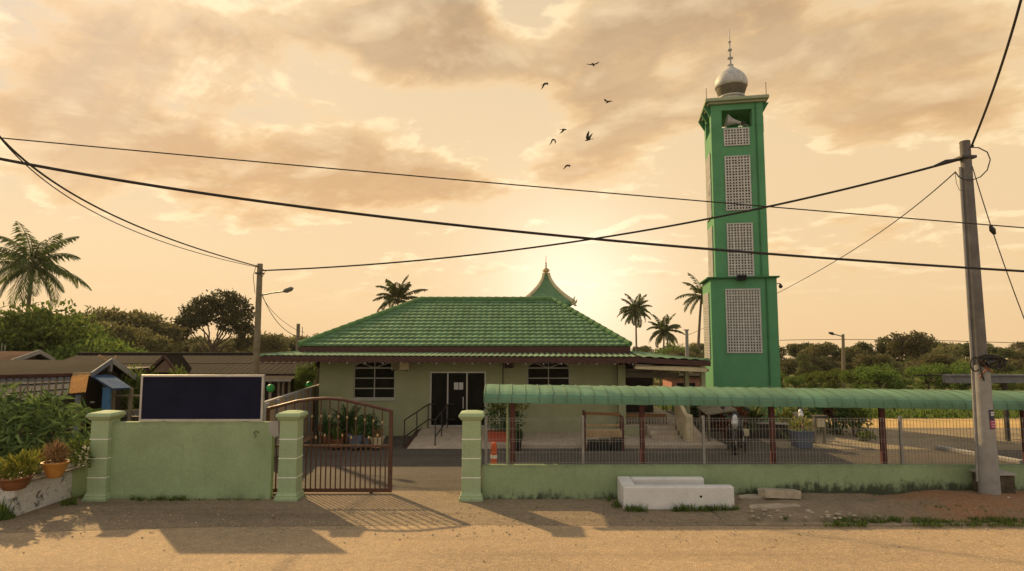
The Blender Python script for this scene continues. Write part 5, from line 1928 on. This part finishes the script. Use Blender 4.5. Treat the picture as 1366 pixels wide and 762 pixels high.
for k, (px, py, sx, lb) in enumerate(((1012, 668, .55, 'flat weathered concrete piece right of the trough, under the tilted slab'), (1030, 676, .75, 'long flat concrete piece lying along the kerb by the trough'))):
    c = G(px, py, .07)
    chunk('flat_slab', lb, (c.x, c.y - .15 * k, .10 - .04 * k), sx, .14, .09, 10 + k, RUBBLE, .03 * k)
dx = X(1338, 14.1, 640)
r = empty('drain_box', 'mould blackened concrete drain box behind the utility pole foot', 'drain box', (dx, 14.1, .1))
x0, x1 = X(1314, 14.0, 640), X(1352, 14.0, 640)
zt4 = Z(632, 14.0)
mb = MB(); mb.box(x0, x1, 13.95, 14.4, 0, zt4 - .03); mb.build('box', mat('black_mould_concrete', (.05, .043, .03), .95, .5, 5, .4, 20, 0, .1, (.14, .115, .075)), r, bevel=.02)
mb = MB(); mb.box(x0 - .03, x1 + .03, 13.92, 14.41, zt4 - .03, zt4 + .015); mb.build('lid', CONC, r, bevel=.01)
c = G(1345, 669, .16)
mb = MB(); mb.ball((c.x, c.y, .2), (.1, .06, .045), 7, 5); mb.ball((c.x + .12, c.y + .02, .19), (.06, .05, .035), 6, 4)
for i, v in enumerate(mb.v): mb.v[i] = tuple(V(v) + V((mnoise.noise(V(v) * 17), mnoise.noise(V(v) * 19 + V((5, 0, 0))), mnoise.noise(V(v) * 23))) * .03)
tag(mb.build('litter_bag', WHITEP), 'crumpled white litter on the soil beside the utility pole', 'litter')

# grasses
mb = MB()
rng = random.Random(9)
def strip(xa, xb, ya, yb, n, h, z, w=.012, sp=.05):
    for i in range(n):
        x, y = rng.uniform(xa, xb), rng.uniform(ya, yb)
        if mnoise.noise(V((x * 1.1, y * 2, 2))) < -.12: continue
        tuft(mb, (x, y, z), rng.randint(4, 9), h * rng.uniform(.5, 1.2), sp, w, rng.randint(0, 99999))
strip(f0.x + .05, f1.x, tf - .2, tf - .02, 260, .16, .0)
strip(f0.x - .25, f0.x, tf + .1, tf + .7, 40, .14, .0)
strip(5.6, 29, 12.28, 12.8, 3600, .10, .03)
strip(8, 28, 12.7, 14.2, 420, .06, .16)
strip(-9.4, -7.6, 14.25, 14.4, 70, .14, 0)
strip(-7.6, -5.7, 14.3, 14.41, 40, .06, 0)
strip(-10.15, -9.75, 13.9, 14.15, 40, .2, 0)
tag(mb.build('verge_grass', L_GRASS), kind='stuff')
mb = MB()
strip(-12.6, A0.x - .05, A0.y - .55, A0.y + .1, 620, .3, 0, .02, .09)
strip(-14, A0.x - .15, A0.y - .2, A0.y + .05, 300, .5, 0, .025, .12)
strip(A0.x - .1, A1.x, A0.y - .25, A0.y - .05, 50, .12, 0, .015, .05)
tag(mb.build('roadside_weeds', L_GREEN), kind='stuff')
mb = MB()
strip(5.0, 29, 14.32, 14.42, 260, .05, .2, .01, .04)
tag(mb.build('wall_foot_moss', L_DARK), kind='stuff')
mb = MB()
for i in range(5200):
    x, y = rng.uniform(8, 64), 28.7 + 14 * rng.random() ** 1.6
    tuft(mb, (x, y, ground_h(x, y)), 4, rng.uniform(.15, .45), .3, .06, i)
tag(mb.build('field_grass', L_GRASS), kind='stuff')
mb = MB()      # scattered grit on the road edge
for i in range(420):
    x, y = rng.uniform(-9, 13), 12.45 + rng.gauss(0, .55)
    if y > 14.2 or (x > 4.5 and y > 12.35) or y < 9: continue
    s = rng.uniform(.008, .024)
    mb.ball((x, y, .008 + s * .4), (s, s * .8, s * .6), 5, 3)
tag(mb.build('gravel', RUBBLE), kind='stuff')
mb = MB()
for i in range(260):
    x = rng.uniform(-11, 14)
    y = 13.9 - abs(rng.gauss(0, 1.0))
    if y < 8.5 or (x > 4.3 and y > 12.3): continue
    a = rng.uniform(0, 6.28); L_ = rng.uniform(.025, .06); w_ = L_ * .35
    d_, e_ = V((math.cos(a), math.sin(a), 0)), V((-math.sin(a), math.cos(a), 0))
    b = V((x, y, .014 + rng.uniform(0, .01)))
    mb.add([b - d_ * L_, b + e_ * w_ + V((0, 0, rng.uniform(0, .015))), b + d_ * L_ + V((0, 0, rng.uniform(0, .02))), b - e_ * w_], [(0, 1, 2, 3)])
tag(mb.build('fallen_leaves', L_DRY), kind='stuff')

# ================================================================== TREES
def lobes_round(seed, n, R, zc, flat=.7, lr=(.28, .45)):
    rg = random.Random(seed)
    out = []
    for i in range(n):
        a = i * 2.399 + rg.uniform(-.4, .4)
        t = rg.uniform(.25, 1) ** .6
        zz = rg.uniform(-1, 1)
        rr = R * t * math.sqrt(max(.05, 1 - (zz * .75) ** 2)) * .78
        s = R * rg.uniform(*lr)
        out.append((rr * math.cos(a), rr * math.sin(a), zc + zz * R * flat * .75, s, s, s * .78))
    return out


LINE_R = 'dark trees of the wood beyond the car park'
LINE_L = 'brown olive trees behind the long house'
protos = []
specs = [(L_DARK, 101, 12, 3.2, 5.4, .95, 'broad'), (L_OLIVE, 102, 11, 3.0, 5.2, 1.0, 'feathery'), (L_DARK, 103, 10, 2.7, 5.8, 1.25, 'tall'), (L_GREEN, 104, 16, 3.4, 2.6, .75, 'bushy'), (L_OLIVE, 105, 13, 3.5, 4.8, .85, 'spreading')]
for m, sd, nl, R, zc, fl, _ in specs:
    lb = lobes_round(sd, nl, R, zc, fl)
    nleaf, lsz = (6500, .30) if sd == 104 else (5200, .40)
    hz = max(l[2] + l[5] for l in lb)
    protos.append((tree_proto('broadleaf_tree', 'tree', 'tree', None, lb, nleaf, lsz, m, zc * .55, .2, sd, .27, .45), hz * 1.02))

rg = random.Random(31)
# right-hand wood
right_tops = [(1046, 462), (1068, 457), (1088, 456), (1108, 462), (1130, 463), (1150, 456), (1172, 449), (1192, 458), (1214, 442), (1236, 452), (1262, 460), (1286, 455), (1304, 463), (1334, 462), (1362, 466), (1392, 460), (1430, 458)]
for i, (px, py) in enumerate(right_tops):
    k = (0, 2, 1, 0, 4, 2)[i % 6]
    o = place_tree(protos[k][0], USED, px, py, rg.uniform(92, 108), protos[k][1], 'dark tree in the wood on the skyline right of the minaret', LINE_R, rg.uniform(.95, 1.3))
for i in range(20):
    px = 1030 + i * 22 + rg.uniform(-6, 6)
    k = (1, 4, 0)[i % 3]
    place_tree(protos[k][0], USED, px, 470 + rg.uniform(0, 10), rg.uniform(76, 86), protos[k][1], 'brown olive tree in front of the skyline wood', 'olive trees before the skyline wood', rg.uniform(1.0, 1.3))
for i, (px, py, Y) in enumerate(((1060, 500, 50), (1084, 494, 56), (1110, 491, 52), (1143, 489, 48), (1172, 485, 46), (1206, 503, 55), (1236, 484, 60), (1272, 481, 58), (1300, 488, 56), (1335, 496, 52), (1372, 492, 56), (1030, 494, 55))):
    place_tree(protos[3][0], USED, px, py, Y, protos[3][1], 'bright green bushy tree at the far edge of the car park field', 'bright bushy trees edging the field', rg.uniform(1.0, 1.35))
# centre: behind the hall's right end, and left wood
for i, (px, py, Y) in enumerate(((868, 462, 90), (892, 457, 95), (908, 468, 84), (930, 462, 88), (850, 468, 92), (880, 470, 82), (944, 470, 86), (820, 470, 100))):
    k = (0, 3, 1)[i % 3]
    place_tree(protos[k][0], USED, px, py, Y, protos[k][1], 'dark tree below the coconut palms right of the hall roof', 'trees below the palms behind the hall', 1.1)
for i, (px, py, Y) in enumerate(((92, 414, 62), (122, 411, 66), (150, 413, 68), (176, 419, 70), (198, 430, 72), (214, 446, 74), (70, 420, 60), (165, 430, 60), (140, 430, 58), (100, 430, 56), (190, 446, 62))):
    k = (1, 4)[i % 2]
    place_tree(protos[k][0], USED, px, py, Y, protos[k][1], 'feathery brown olive tree standing behind the timber house', LINE_L, rg.uniform(.9, 1.1))
for i in range(15):
    px = 222 + i * 15 + rg.uniform(-4, 4)
    k = (4, 1, 0)[i % 3]
    place_tree(protos[k][0], USED, px, 452 + rg.uniform(-4, 6) - (4 if px > 350 else 0), rg.uniform(88, 104), protos[k][1], 'olive tree in the low wood behind the long brown roof', 'low wood behind the long house', rg.uniform(1.0, 1.3))
# nearer bright bushes at left
for i, (px, py, Y, wx, lb) in enumerate(((28, 400, 40, .95, 'tall bright green leafy tree at the left edge below the coconut palm'), (62, 420, 42, .85, 'bright green tree beside the tallest leafy tree at left'), (131, 434, 42, .8, 'round green bush rising above the timber house ridge'), (-14, 405, 40, 1, 'bright green tree cut by the left frame edge'), (92, 452, 38, .9, 'low green bush directly behind the timber house roof'), (150, 462, 44, .8, 'small green bush between timber house and long house'), (160, 455, 46, .8, 'small green bush right of the round bush'))):
    place_tree(protos[3][0], USED, px, py, Y, protos[3][1], lb, 'bright bushes at left', wx)
for i, (px, py, Y, wx, lb) in enumerate(((181, 487, 26.5, .5, 'small yellow green bush before the little gable'), (249, 488, 27.4, .45, 'small green bush against the long brown roof'), (409, 480, 28.5, .34, 'yellow green sapling between timber pole and hall corner'))):
    o = place_tree(protos[3][0], USED, px, py, Y, protos[3][1], lb, None, wx)
# far wood along the whole skyline
for i in range(46):
    px = -120 + i * 36 + rg.uniform(-10, 10)
    k = (0, 4, 1, 2)[i % 4]
    place_tree(protos[k][0], USED, px, 459 + rg.uniform(-4, 4), rg.uniform(150, 200), protos[k][1], 'small far tree of the wood on the horizon', 'far trees along the horizon', rg.uniform(1.2, 1.8))

# the round crowned tree standing alone
lob = [(-3.6, 0, 7.2, 1.5, 1.3, 1.0), (-2.6, .4, 8.6, 1.7, 1.5, 1.1), (-1.0, -.2, 9.6, 1.9, 1.6, 1.1), (.9, .2, 10.2, 2.0, 1.7, 1.15), (2.6, 0, 9.3, 1.8, 1.6, 1.3), (3.6, -.2, 7.9, 1.5, 1.4, 1.2), (3.9, 0, 6.3, 1.2, 1.1, 1.2), (.8, .9, 8.3, 1.9, 1.4, .8), (2.2, -.8, 7.2, 1.4, 1.2, .8), (-1.6, -.8, 7.9, 1.5, 1.2, .7), (-4.2, .1, 6.2, 1.0, .9, .8), (3.3, .4, 5.2, .9, .9, .9)]
rt = tree_proto('round_crowned_tree', 'dark round crowned tree standing alone above the long brown roof', 'tree', None, lob, 11000, .36, L_ROUND, 4.6, .24, 77, .25, .4, 1.1)
hz = max(l[2] + l[5] for l in lob)
o = place_tree(rt, USED, 286, 388, 78, hz * 1.0, None, None, None or .98, 0.0)
o.location.x = X(286, 78, 430)

# coconut palms
def palm(label, px, py, Y, L, nfr, seed, lean=0, lm=L_PALM, lw=.1, npair=26, el=(1.35, -.75), hang=.45, tr=.16):
    c = P(px, py, Y)
    g = ground_h(c.x, Y)
    r = empty('coconut_palm', label, 'palm tree', (c.x - lean, Y, g), group='coconut palms around the hall')
    hgt = c.z - g
    mb = MB()
    n = 10
    pts = [V((lean * (i / n) ** 1.6, 0, -.3 + (hgt + .3) * i / n)) for i in range(n + 1)]
    mb.tube(pts, [tr * (1.35 - .55 * i / n) for i in range(n + 1)], 10)
    mb.build('trunk', PBARK, r, local=True, smooth=True)
    palm_crown(r, 'crown', (lean, 0, hgt), nfr, L, seed, lm, el, (1.0, 1.9), None, lw, npair, hang)
    m2 = MB()
    rr = random.Random(seed)
    for i in range(7):
        a = rr.uniform(0, 6.28); m2.ball((lean + .28 * math.cos(a), .28 * math.sin(a), hgt - .2 - rr.uniform(0, .3)), (.15, .15, .19), 8, 6)
    m2.build('coconuts', BARK, r, local=True, smooth=True)
    return r


palm('large coconut palm at the left frame edge, the biggest of the palms', 44, 352, 50, 4.5, 25, 201, .3, lw=.115, npair=42, hang=.75)
palm('coconut palm whose crown shows just over the hall ridge', 531, 400, 90, 4.6, 19, 202, 0, lw=.26, el=(1.45, .0))
palm('full round coconut palm standing clear right of the hall roof', 848, 413, 112, 3.9, 28, 203, 0, lw=.26, el=(1.4, -.8))
palm('squat coconut palm low between the two taller palms', 886, 441, 120, 4.4, 24, 204, .3, lw=.28)
palm('coconut palm with thin crown beside the minaret', 936, 394, 96, 4.4, 19, 205, 1.0, lw=.2, el=(1.45, -.7), tr=.2)
r = empty('banana_plant', 'bright banana-like plant with broad upright leaves behind the timber house', 'plant', (X(25, 34, 470), 34, ground_h(-25, 34)))
mb = MB()
rr = random.Random(4)
for i in range(16):
    a = rr.uniform(0, 6.28); b = V((0, 0, 1.2)); h_ = V((math.cos(a), math.sin(a), 0)); s_ = V((-h_.y, h_.x, 0))
    L_ = rr.uniform(2.2, 3.2); e = rr.uniform(.7, 1.3); pts = []
    p = b.copy()
    for j in range(9):
        pts.append(p.copy()); p = p + (h_ * math.cos(e) + V((0, 0, math.sin(e)))) * L_ / 8; e -= .14
    k = len(mb.v)
    for j, p in enumerate(pts):
        w_ = .3 * math.sin(PI * (j + .4) / 8.8)
        mb.v += [tuple(p + s_ * w_ + V((0, 0, .05))), tuple(p), tuple(p - s_ * w_ + V((0, 0, .05)))]
    for j in range(8):
        for q_ in (0, 1): mb.f.append((k + j * 3 + q_, k + j * 3 + q_ + 1, k + j * 3 + q_ + 4, k + j * 3 + q_ + 3))
mb.build('foliage', L_GREEN, r, local=True)
mb = MB(); mb.tube([(0, 0, -.2), (0, 0, 1.4)], [.16, .1], 8); mb.build('stem', PBARK, r, local=True)
o = copy_tree(r); o.location = (X(52, 36, 470), 36, ground_h(-24, 36)); o.rotation_euler.z = 2.1; o['label'] = 'second banana-like plant, right of the first, behind the timber house'

# ================================================================== BIRDS
def bird(label, px, py, Y, yaw, dihed, sweep, pitch=.1, span=.36, bank=0.0):
    prof = [(-.20, .006), (-.13, .03), (-.02, .062), (.08, .058), (.14, .036), (.17, .036), (.2, .022), (.235, .004)]
    mb = MB()
    mb.tube([(x, 0, 0.01 * math.sin(i)) for i, (x, rr) in enumerate(prof)], [rr for x, rr in prof], 8)
    mb.add([(-.12, -.025, .01), (-.12, .025, .01), (-.30, .07, .0), (-.31, 0, .0), (-.30, -.07, 0), (-.12, 0, -.012), (-.3, 0, -.012)], [(0, 1, 2, 3, 4), (0, 4, 6, 5), (1, 5, 6, 2), (2, 6, 3), (3, 6, 4)])
    for sg in (-1, 1):
        st_ = [(0, .1, -.07, 0), (.4, .12, -.07, dihed * .5), (.75, .03 - sweep * .3, -.12 - sweep * .3, dihed), (1, -.08 - sweep, -.12 - sweep, dihed * 1.1)]
        k = len(mb.v)
        for t, xf, xb, dz in st_:
            y = sg * (.03 + span * t * math.cos(min(1.2, abs(dihed))))
            z = .03 + dz * span * t
            th_ = .018 * (1 - t) + .004
            mb.v += [(xf, y, z), ((xf + xb) / 2, y, z + th_), (xb, y, z), ((xf + xb) / 2, y, z - th_)]
        for i in range(3):
            for q_ in range(4):
                mb.f.append((k + i * 4 + q_, k + i * 4 + (q_ + 1) % 4, k + (i + 1) * 4 + (q_ + 1) % 4, k + (i + 1) * 4 + q_))
        mb.f.append((k + 12, k + 13, k + 14, k + 15))
    o = mb.build('bird', BIRDM)
    o.location = P(px, py, Y)
    o.rotation_euler = (bank, -pitch, yaw)
    return tag(o, label, 'bird', 'birds flying between hall and minaret')


bird('topmost bird of the flock, wings held flat', 791.5, 86.5, 34, 1.2, .1, .02)
bird('bird at the left of the flock with wings raised and tail down', 727, 112, 34, .5, -.5, .05, .5, .36)
bird('bird nearest the minaret, gliding on straight wings', 811, 136, 36, 2.1, .15, .0, .1, .34)
bird('small bird with drooped wings just above the next small one', 738, 186.5, 40, .9, -.9, .1, .3, .34)
bird('bird with wings raised in a wide V', 785, 186.5, 34, 2.6, .95, .05, .0, .38)
bird('small bird flying left with one wing toward the viewer', 752, 173, 40, .3, -.6, .12, .1, .33)
bird('lowest bird of the flock, wings bent down', 757, 221, 38, .6, -.5, .08, .3, .34)

# ================================================================== EVENING HAZE
hm = bpy.data.materials.new('evening_haze')
hm.use_nodes = True
hm.node_tree.nodes.remove(hm.node_tree.nodes['Principled BSDF'])
pv = nd(hm.node_tree, 'ShaderNodeVolumePrincipled')
pv.inputs['Color'].default_value = (.95, .9, .82, 1)
pv.inputs['Density'].default_value = .00015
pv.inputs['Anisotropy'].default_value = .3
hm.node_tree.links.new(pv.outputs[0], hm.node_tree.nodes['Material Output'].inputs['Volume'])
mb = MB(); mb.box(-425, 425, -65, 345, -20.5, 23)
tag(mb.build('haze', hm), kind='stuff')

# ================================================================== LIGHT AND SKY
SUN_EL, SUN_AZ = math.radians(31.5), math.radians(-40)     # azimuth from +Y, negative to the left
sd = V((math.sin(SUN_AZ) * math.cos(SUN_EL), math.cos(SUN_AZ) * math.cos(SUN_EL), math.sin(SUN_EL)))
sl = bpy.data.lights.new('sun', 'SUN')
sl.energy = 4.8
sl.angle = math.radians(1.0)
sl.color = (1.0, .70, .34)
so = bpy.data.objects.new('sun', sl)
so.rotation_euler = (-sd).to_track_quat('-Z', 'Y').to_euler()
so.location = sd * 60
COL.objects.link(so)

wd = bpy.data.worlds.new('World')
S.world = wd
wd.use_nodes = True
nt = wd.node_tree
nt.nodes.clear()
out = nd(nt, 'ShaderNodeOutputWorld')
sky = nd(nt, 'ShaderNodeTexSky', sky_type='NISHITA')
sky.sun_disc = False
sky.sun_elevation = SUN_EL
sky.sun_rotation = SUN_AZ
sky.dust_density = 4
bg1 = nd(nt, 'ShaderNodeBackground')
bg1.inputs[1].default_value = .05
nt.links.new(sky.outputs[0], bg1.inputs[0])
tc = nd(nt, 'ShaderNodeTexCoord')
D = tc.outputs['Generated']
sx = nd(nt, 'ShaderNodeSeparateXYZ')
nt.links.new(D, sx.inputs[0])
dx_, dy_, dz_ = sx.outputs
zc = mth(nt, 'MAXIMUM', dz_, 0.0)
den = mth(nt, 'ADD', zc, .20)
cb = nd(nt, 'ShaderNodeCombineXYZ')
nt.links.new(mth(nt, 'DIVIDE', dx_, den), cb.inputs[0])
nt.links.new(mth(nt, 'DIVIDE', dy_, den), cb.inputs[1])
CV = cb.outputs[0]


def off(vec, o):
    m = nd(nt, 'ShaderNodeVectorMath', operation='ADD')
    nt.links.new(vec, m.inputs[0])
    m.inputs[1].default_value = o
    return m.outputs[0]


def rotz(vec, a):
    m = nd(nt, 'ShaderNodeVectorRotate', rotation_type='Z_AXIS')
    nt.links.new(vec, m.inputs['Vector'])
    m.inputs['Angle'].default_value = a
    return m.outputs[0]


def cloud(vec): return noise(nt, vec, 2.6, 10, .58, .25)


def cv_of(px, py):
    d = ray(px, py).normalized()
    return d.x / (max(d.z, 0) + .2), d.y / (max(d.z, 0) + .2)


def bank(px, py, rx, ry):
    """one cloud bank: a soft oval on the cloud layer"""
    x, y = cv_of(px, py)
    ax = abs(cv_of(px + rx, py)[0] - x)
    ay = abs(cv_of(px, py - ry)[1] - cv_of(px, py + ry)[1]) / 2
    v = scaled(nt, off(CV, (-x, -y, 0)), (1 / ax, 1 / ay, 1))
    d = nd(nt, 'ShaderNodeVectorMath', operation='DOT_PRODUCT')
    nt.links.new(v, d.inputs[0])
    nt.links.new(v, d.inputs[1])
    return mth(nt, 'POWER', 2.718, mth(nt, 'MULTIPLY', d.outputs['Value'], -1.0))


base_v = off(CV, (3.1, 1.7, 0))
n0 = cloud(base_v)
n0b = cloud(off(base_v, (-.03, -.075, 0)))
big = noise(nt, off(CV, (1.3, 7.7, 0)), .8, 5, .5, .2)
streak = noise(nt, scaled(nt, rotz(off(CV, (5.0, .4, 0)), math.radians(40)), (.5, 1.9, 1)), 1.5, 9, .62, .3)
tot = mth(nt, 'MULTIPLY_ADD', streak, .32, mth(nt, 'MULTIPLY', n0, .42))
tot = mth(nt, 'MULTIPLY_ADD', big, .2, tot)
for (px, py, rx, ry, w_) in ((130, 195, 130, 60, .10), (250, 215, 90, 60, .08), (470, 235, 110, 55, .11), (600, 260, 70, 30, .06), (330, 290, 110, 22, .05), (580, 45, 120, 75, .13),
                             (850, 120, 120, 130, .11), (740, 240, 100, 30, .06), (1120, 70, 130, 80, .09), (1250, 150, 150, 45, .06), (40, 150, 60, 30, .04),
                             (400, 90, 120, 45, -.03), (170, 60, 240, 70, .075), (1300, 60, 120, 60, .05), (1120, 180, 120, 40, .05), (690, 30, 45, 40, -.05), (895, 90, 40, 35, -.06), (1000, 230, 90, 50, -.05), (680, 170, 50, 70, -.05), (1180, 260, 200, 50, -.05), (300, 340, 300, 40, -.06)):
    tot = mth(nt, 'MULTIPLY_ADD', bank(px, py, rx, ry), w_ * 1.6, tot)
fine = noise(nt, off(CV, (2.2, 9.1, 0)), 6.5, 9, .62, .4)
tot = mth(nt, 'MULTIPLY_ADD', mth(nt, 'SUBTRACT', fine, .5), .10, tot)
dens = mapr(nt, tot, .470, .57)
rim = mth(nt, 'MULTIPLY', mapr(nt, tot, .465, .50), mapr(nt, tot, .555, .51))
lit = mth(nt, 'MULTIPLY_ADD', mth(nt, 'SUBTRACT', n0, n0b), 3.0, .02, clamp=True)
basec = ramp(nt, zc, [(0.0, (.78, .53, .28)), (.12, (.78, .555, .31)), (.28, (.76, .555, .32)), (.5, (.70, .53, .33)), (.62, (.42, .40, .37)), (1.0, (.40, .41, .42))])
# greyer to the upper left
gl_ = mth(nt, 'MULTIPLY', mapr(nt, dx_, -.25, -.68), mapr(nt, zc, .12, .42))
basec = mixc(nt, mth(nt, 'MULTIPLY', gl_, .8), basec, (.37, .325, .285))
bodyc = ramp(nt, zc, [(0.0, (.74, .45, .19)), (.2, (.58, .33, .135)), (.5, (.41, .26, .14)), (.62, (.36, .33, .3))])
bodyc = mixc(nt, mapr(nt, tot, .60, .50), bodyc, (.80, .50, .22))
bodyc = mixc(nt, mapr(nt, streak, .4, .66), bodyc, mixc(nt, .35, bodyc, basec))
bodyc = mixc(nt, mapr(nt, fine, .46, .72, 0.0, .28), bodyc, (.78, .50, .22))
cc = mixc(nt, lit, bodyc, (.92, .70, .42))
hor_fade = mapr(nt, zc, .03, .15)
skyc = mixc(nt, mth(nt, 'MULTIPLY', mth(nt, 'MULTIPLY', dens, hor_fade), .9), basec, cc)
skyc = mixc(nt, mth(nt, 'MULTIPLY', mth(nt, 'MULTIPLY', rim, hor_fade), mapr(nt, mth(nt, 'SUBTRACT', n0, n0b), -.02, .08, .05, .75)), skyc, (.95, .74, .44))
# bright break in the cloud low over the hall
gdir = V((math.sin(math.radians(5.5)), math.cos(math.radians(5.5)), math.tan(math.radians(4)))).normalized()
dp = nd(nt, 'ShaderNodeVectorMath', operation='DOT_PRODUCT')
nt.links.new(D, dp.inputs[0])
dp.inputs[1].default_value = gdir
ang = mth(nt, 'ARCCOSINE', mth(nt, 'MINIMUM', dp.outputs['Value'], .99999))
g1_ = mth(nt, 'POWER', 2.718, mth(nt, 'MULTIPLY', mth(nt, 'MULTIPLY', ang, ang), -55.0))
g2_ = mth(nt, 'POWER', 2.718, mth(nt, 'MULTIPLY', ang, -3.2))
skyc = mixc(nt, g1_, skyc, (.30, .32, .32), 'ADD')
skyc = mixc(nt, mth(nt, 'MULTIPLY', g2_, .5), skyc, (.17, .15, .105), 'ADD')
# behind the viewer the sky is brighter and less golden, as added fill light
bk = mapr(nt, dy_, .25, -.5)
bkc = ramp(nt, zc, [(0.0, (.92, .77, .58)), (.4, (.76, .69, .60)), (1.0, (.46, .46, .46))])
skyc = mixc(nt, bk, skyc, bkc)
lowm = mapr(nt, dz_, -.02, -.14)
skyc = mixc(nt, lowm, skyc, (.16, .12, .07))
bg2 = nd(nt, 'ShaderNodeBackground')
nt.links.new(skyc, bg2.inputs[0])
bg2.inputs[1].default_value = 1.0
ms = nd(nt, 'ShaderNodeMixShader')
ms.inputs[0].default_value = .93
nt.links.new(bg1.outputs[0], ms.inputs[1])
nt.links.new(bg2.outputs[0], ms.inputs[2])
nt.links.new(ms.outputs[0], out.inputs[0])

S.view_settings.view_transform = 'Standard'
S.view_settings.look = 'None'
S.view_settings.exposure = 0.28
S.view_settings.gamma = 1
S.cycles.max_bounces = 6
S.cycles.transparent_max_bounces = 6
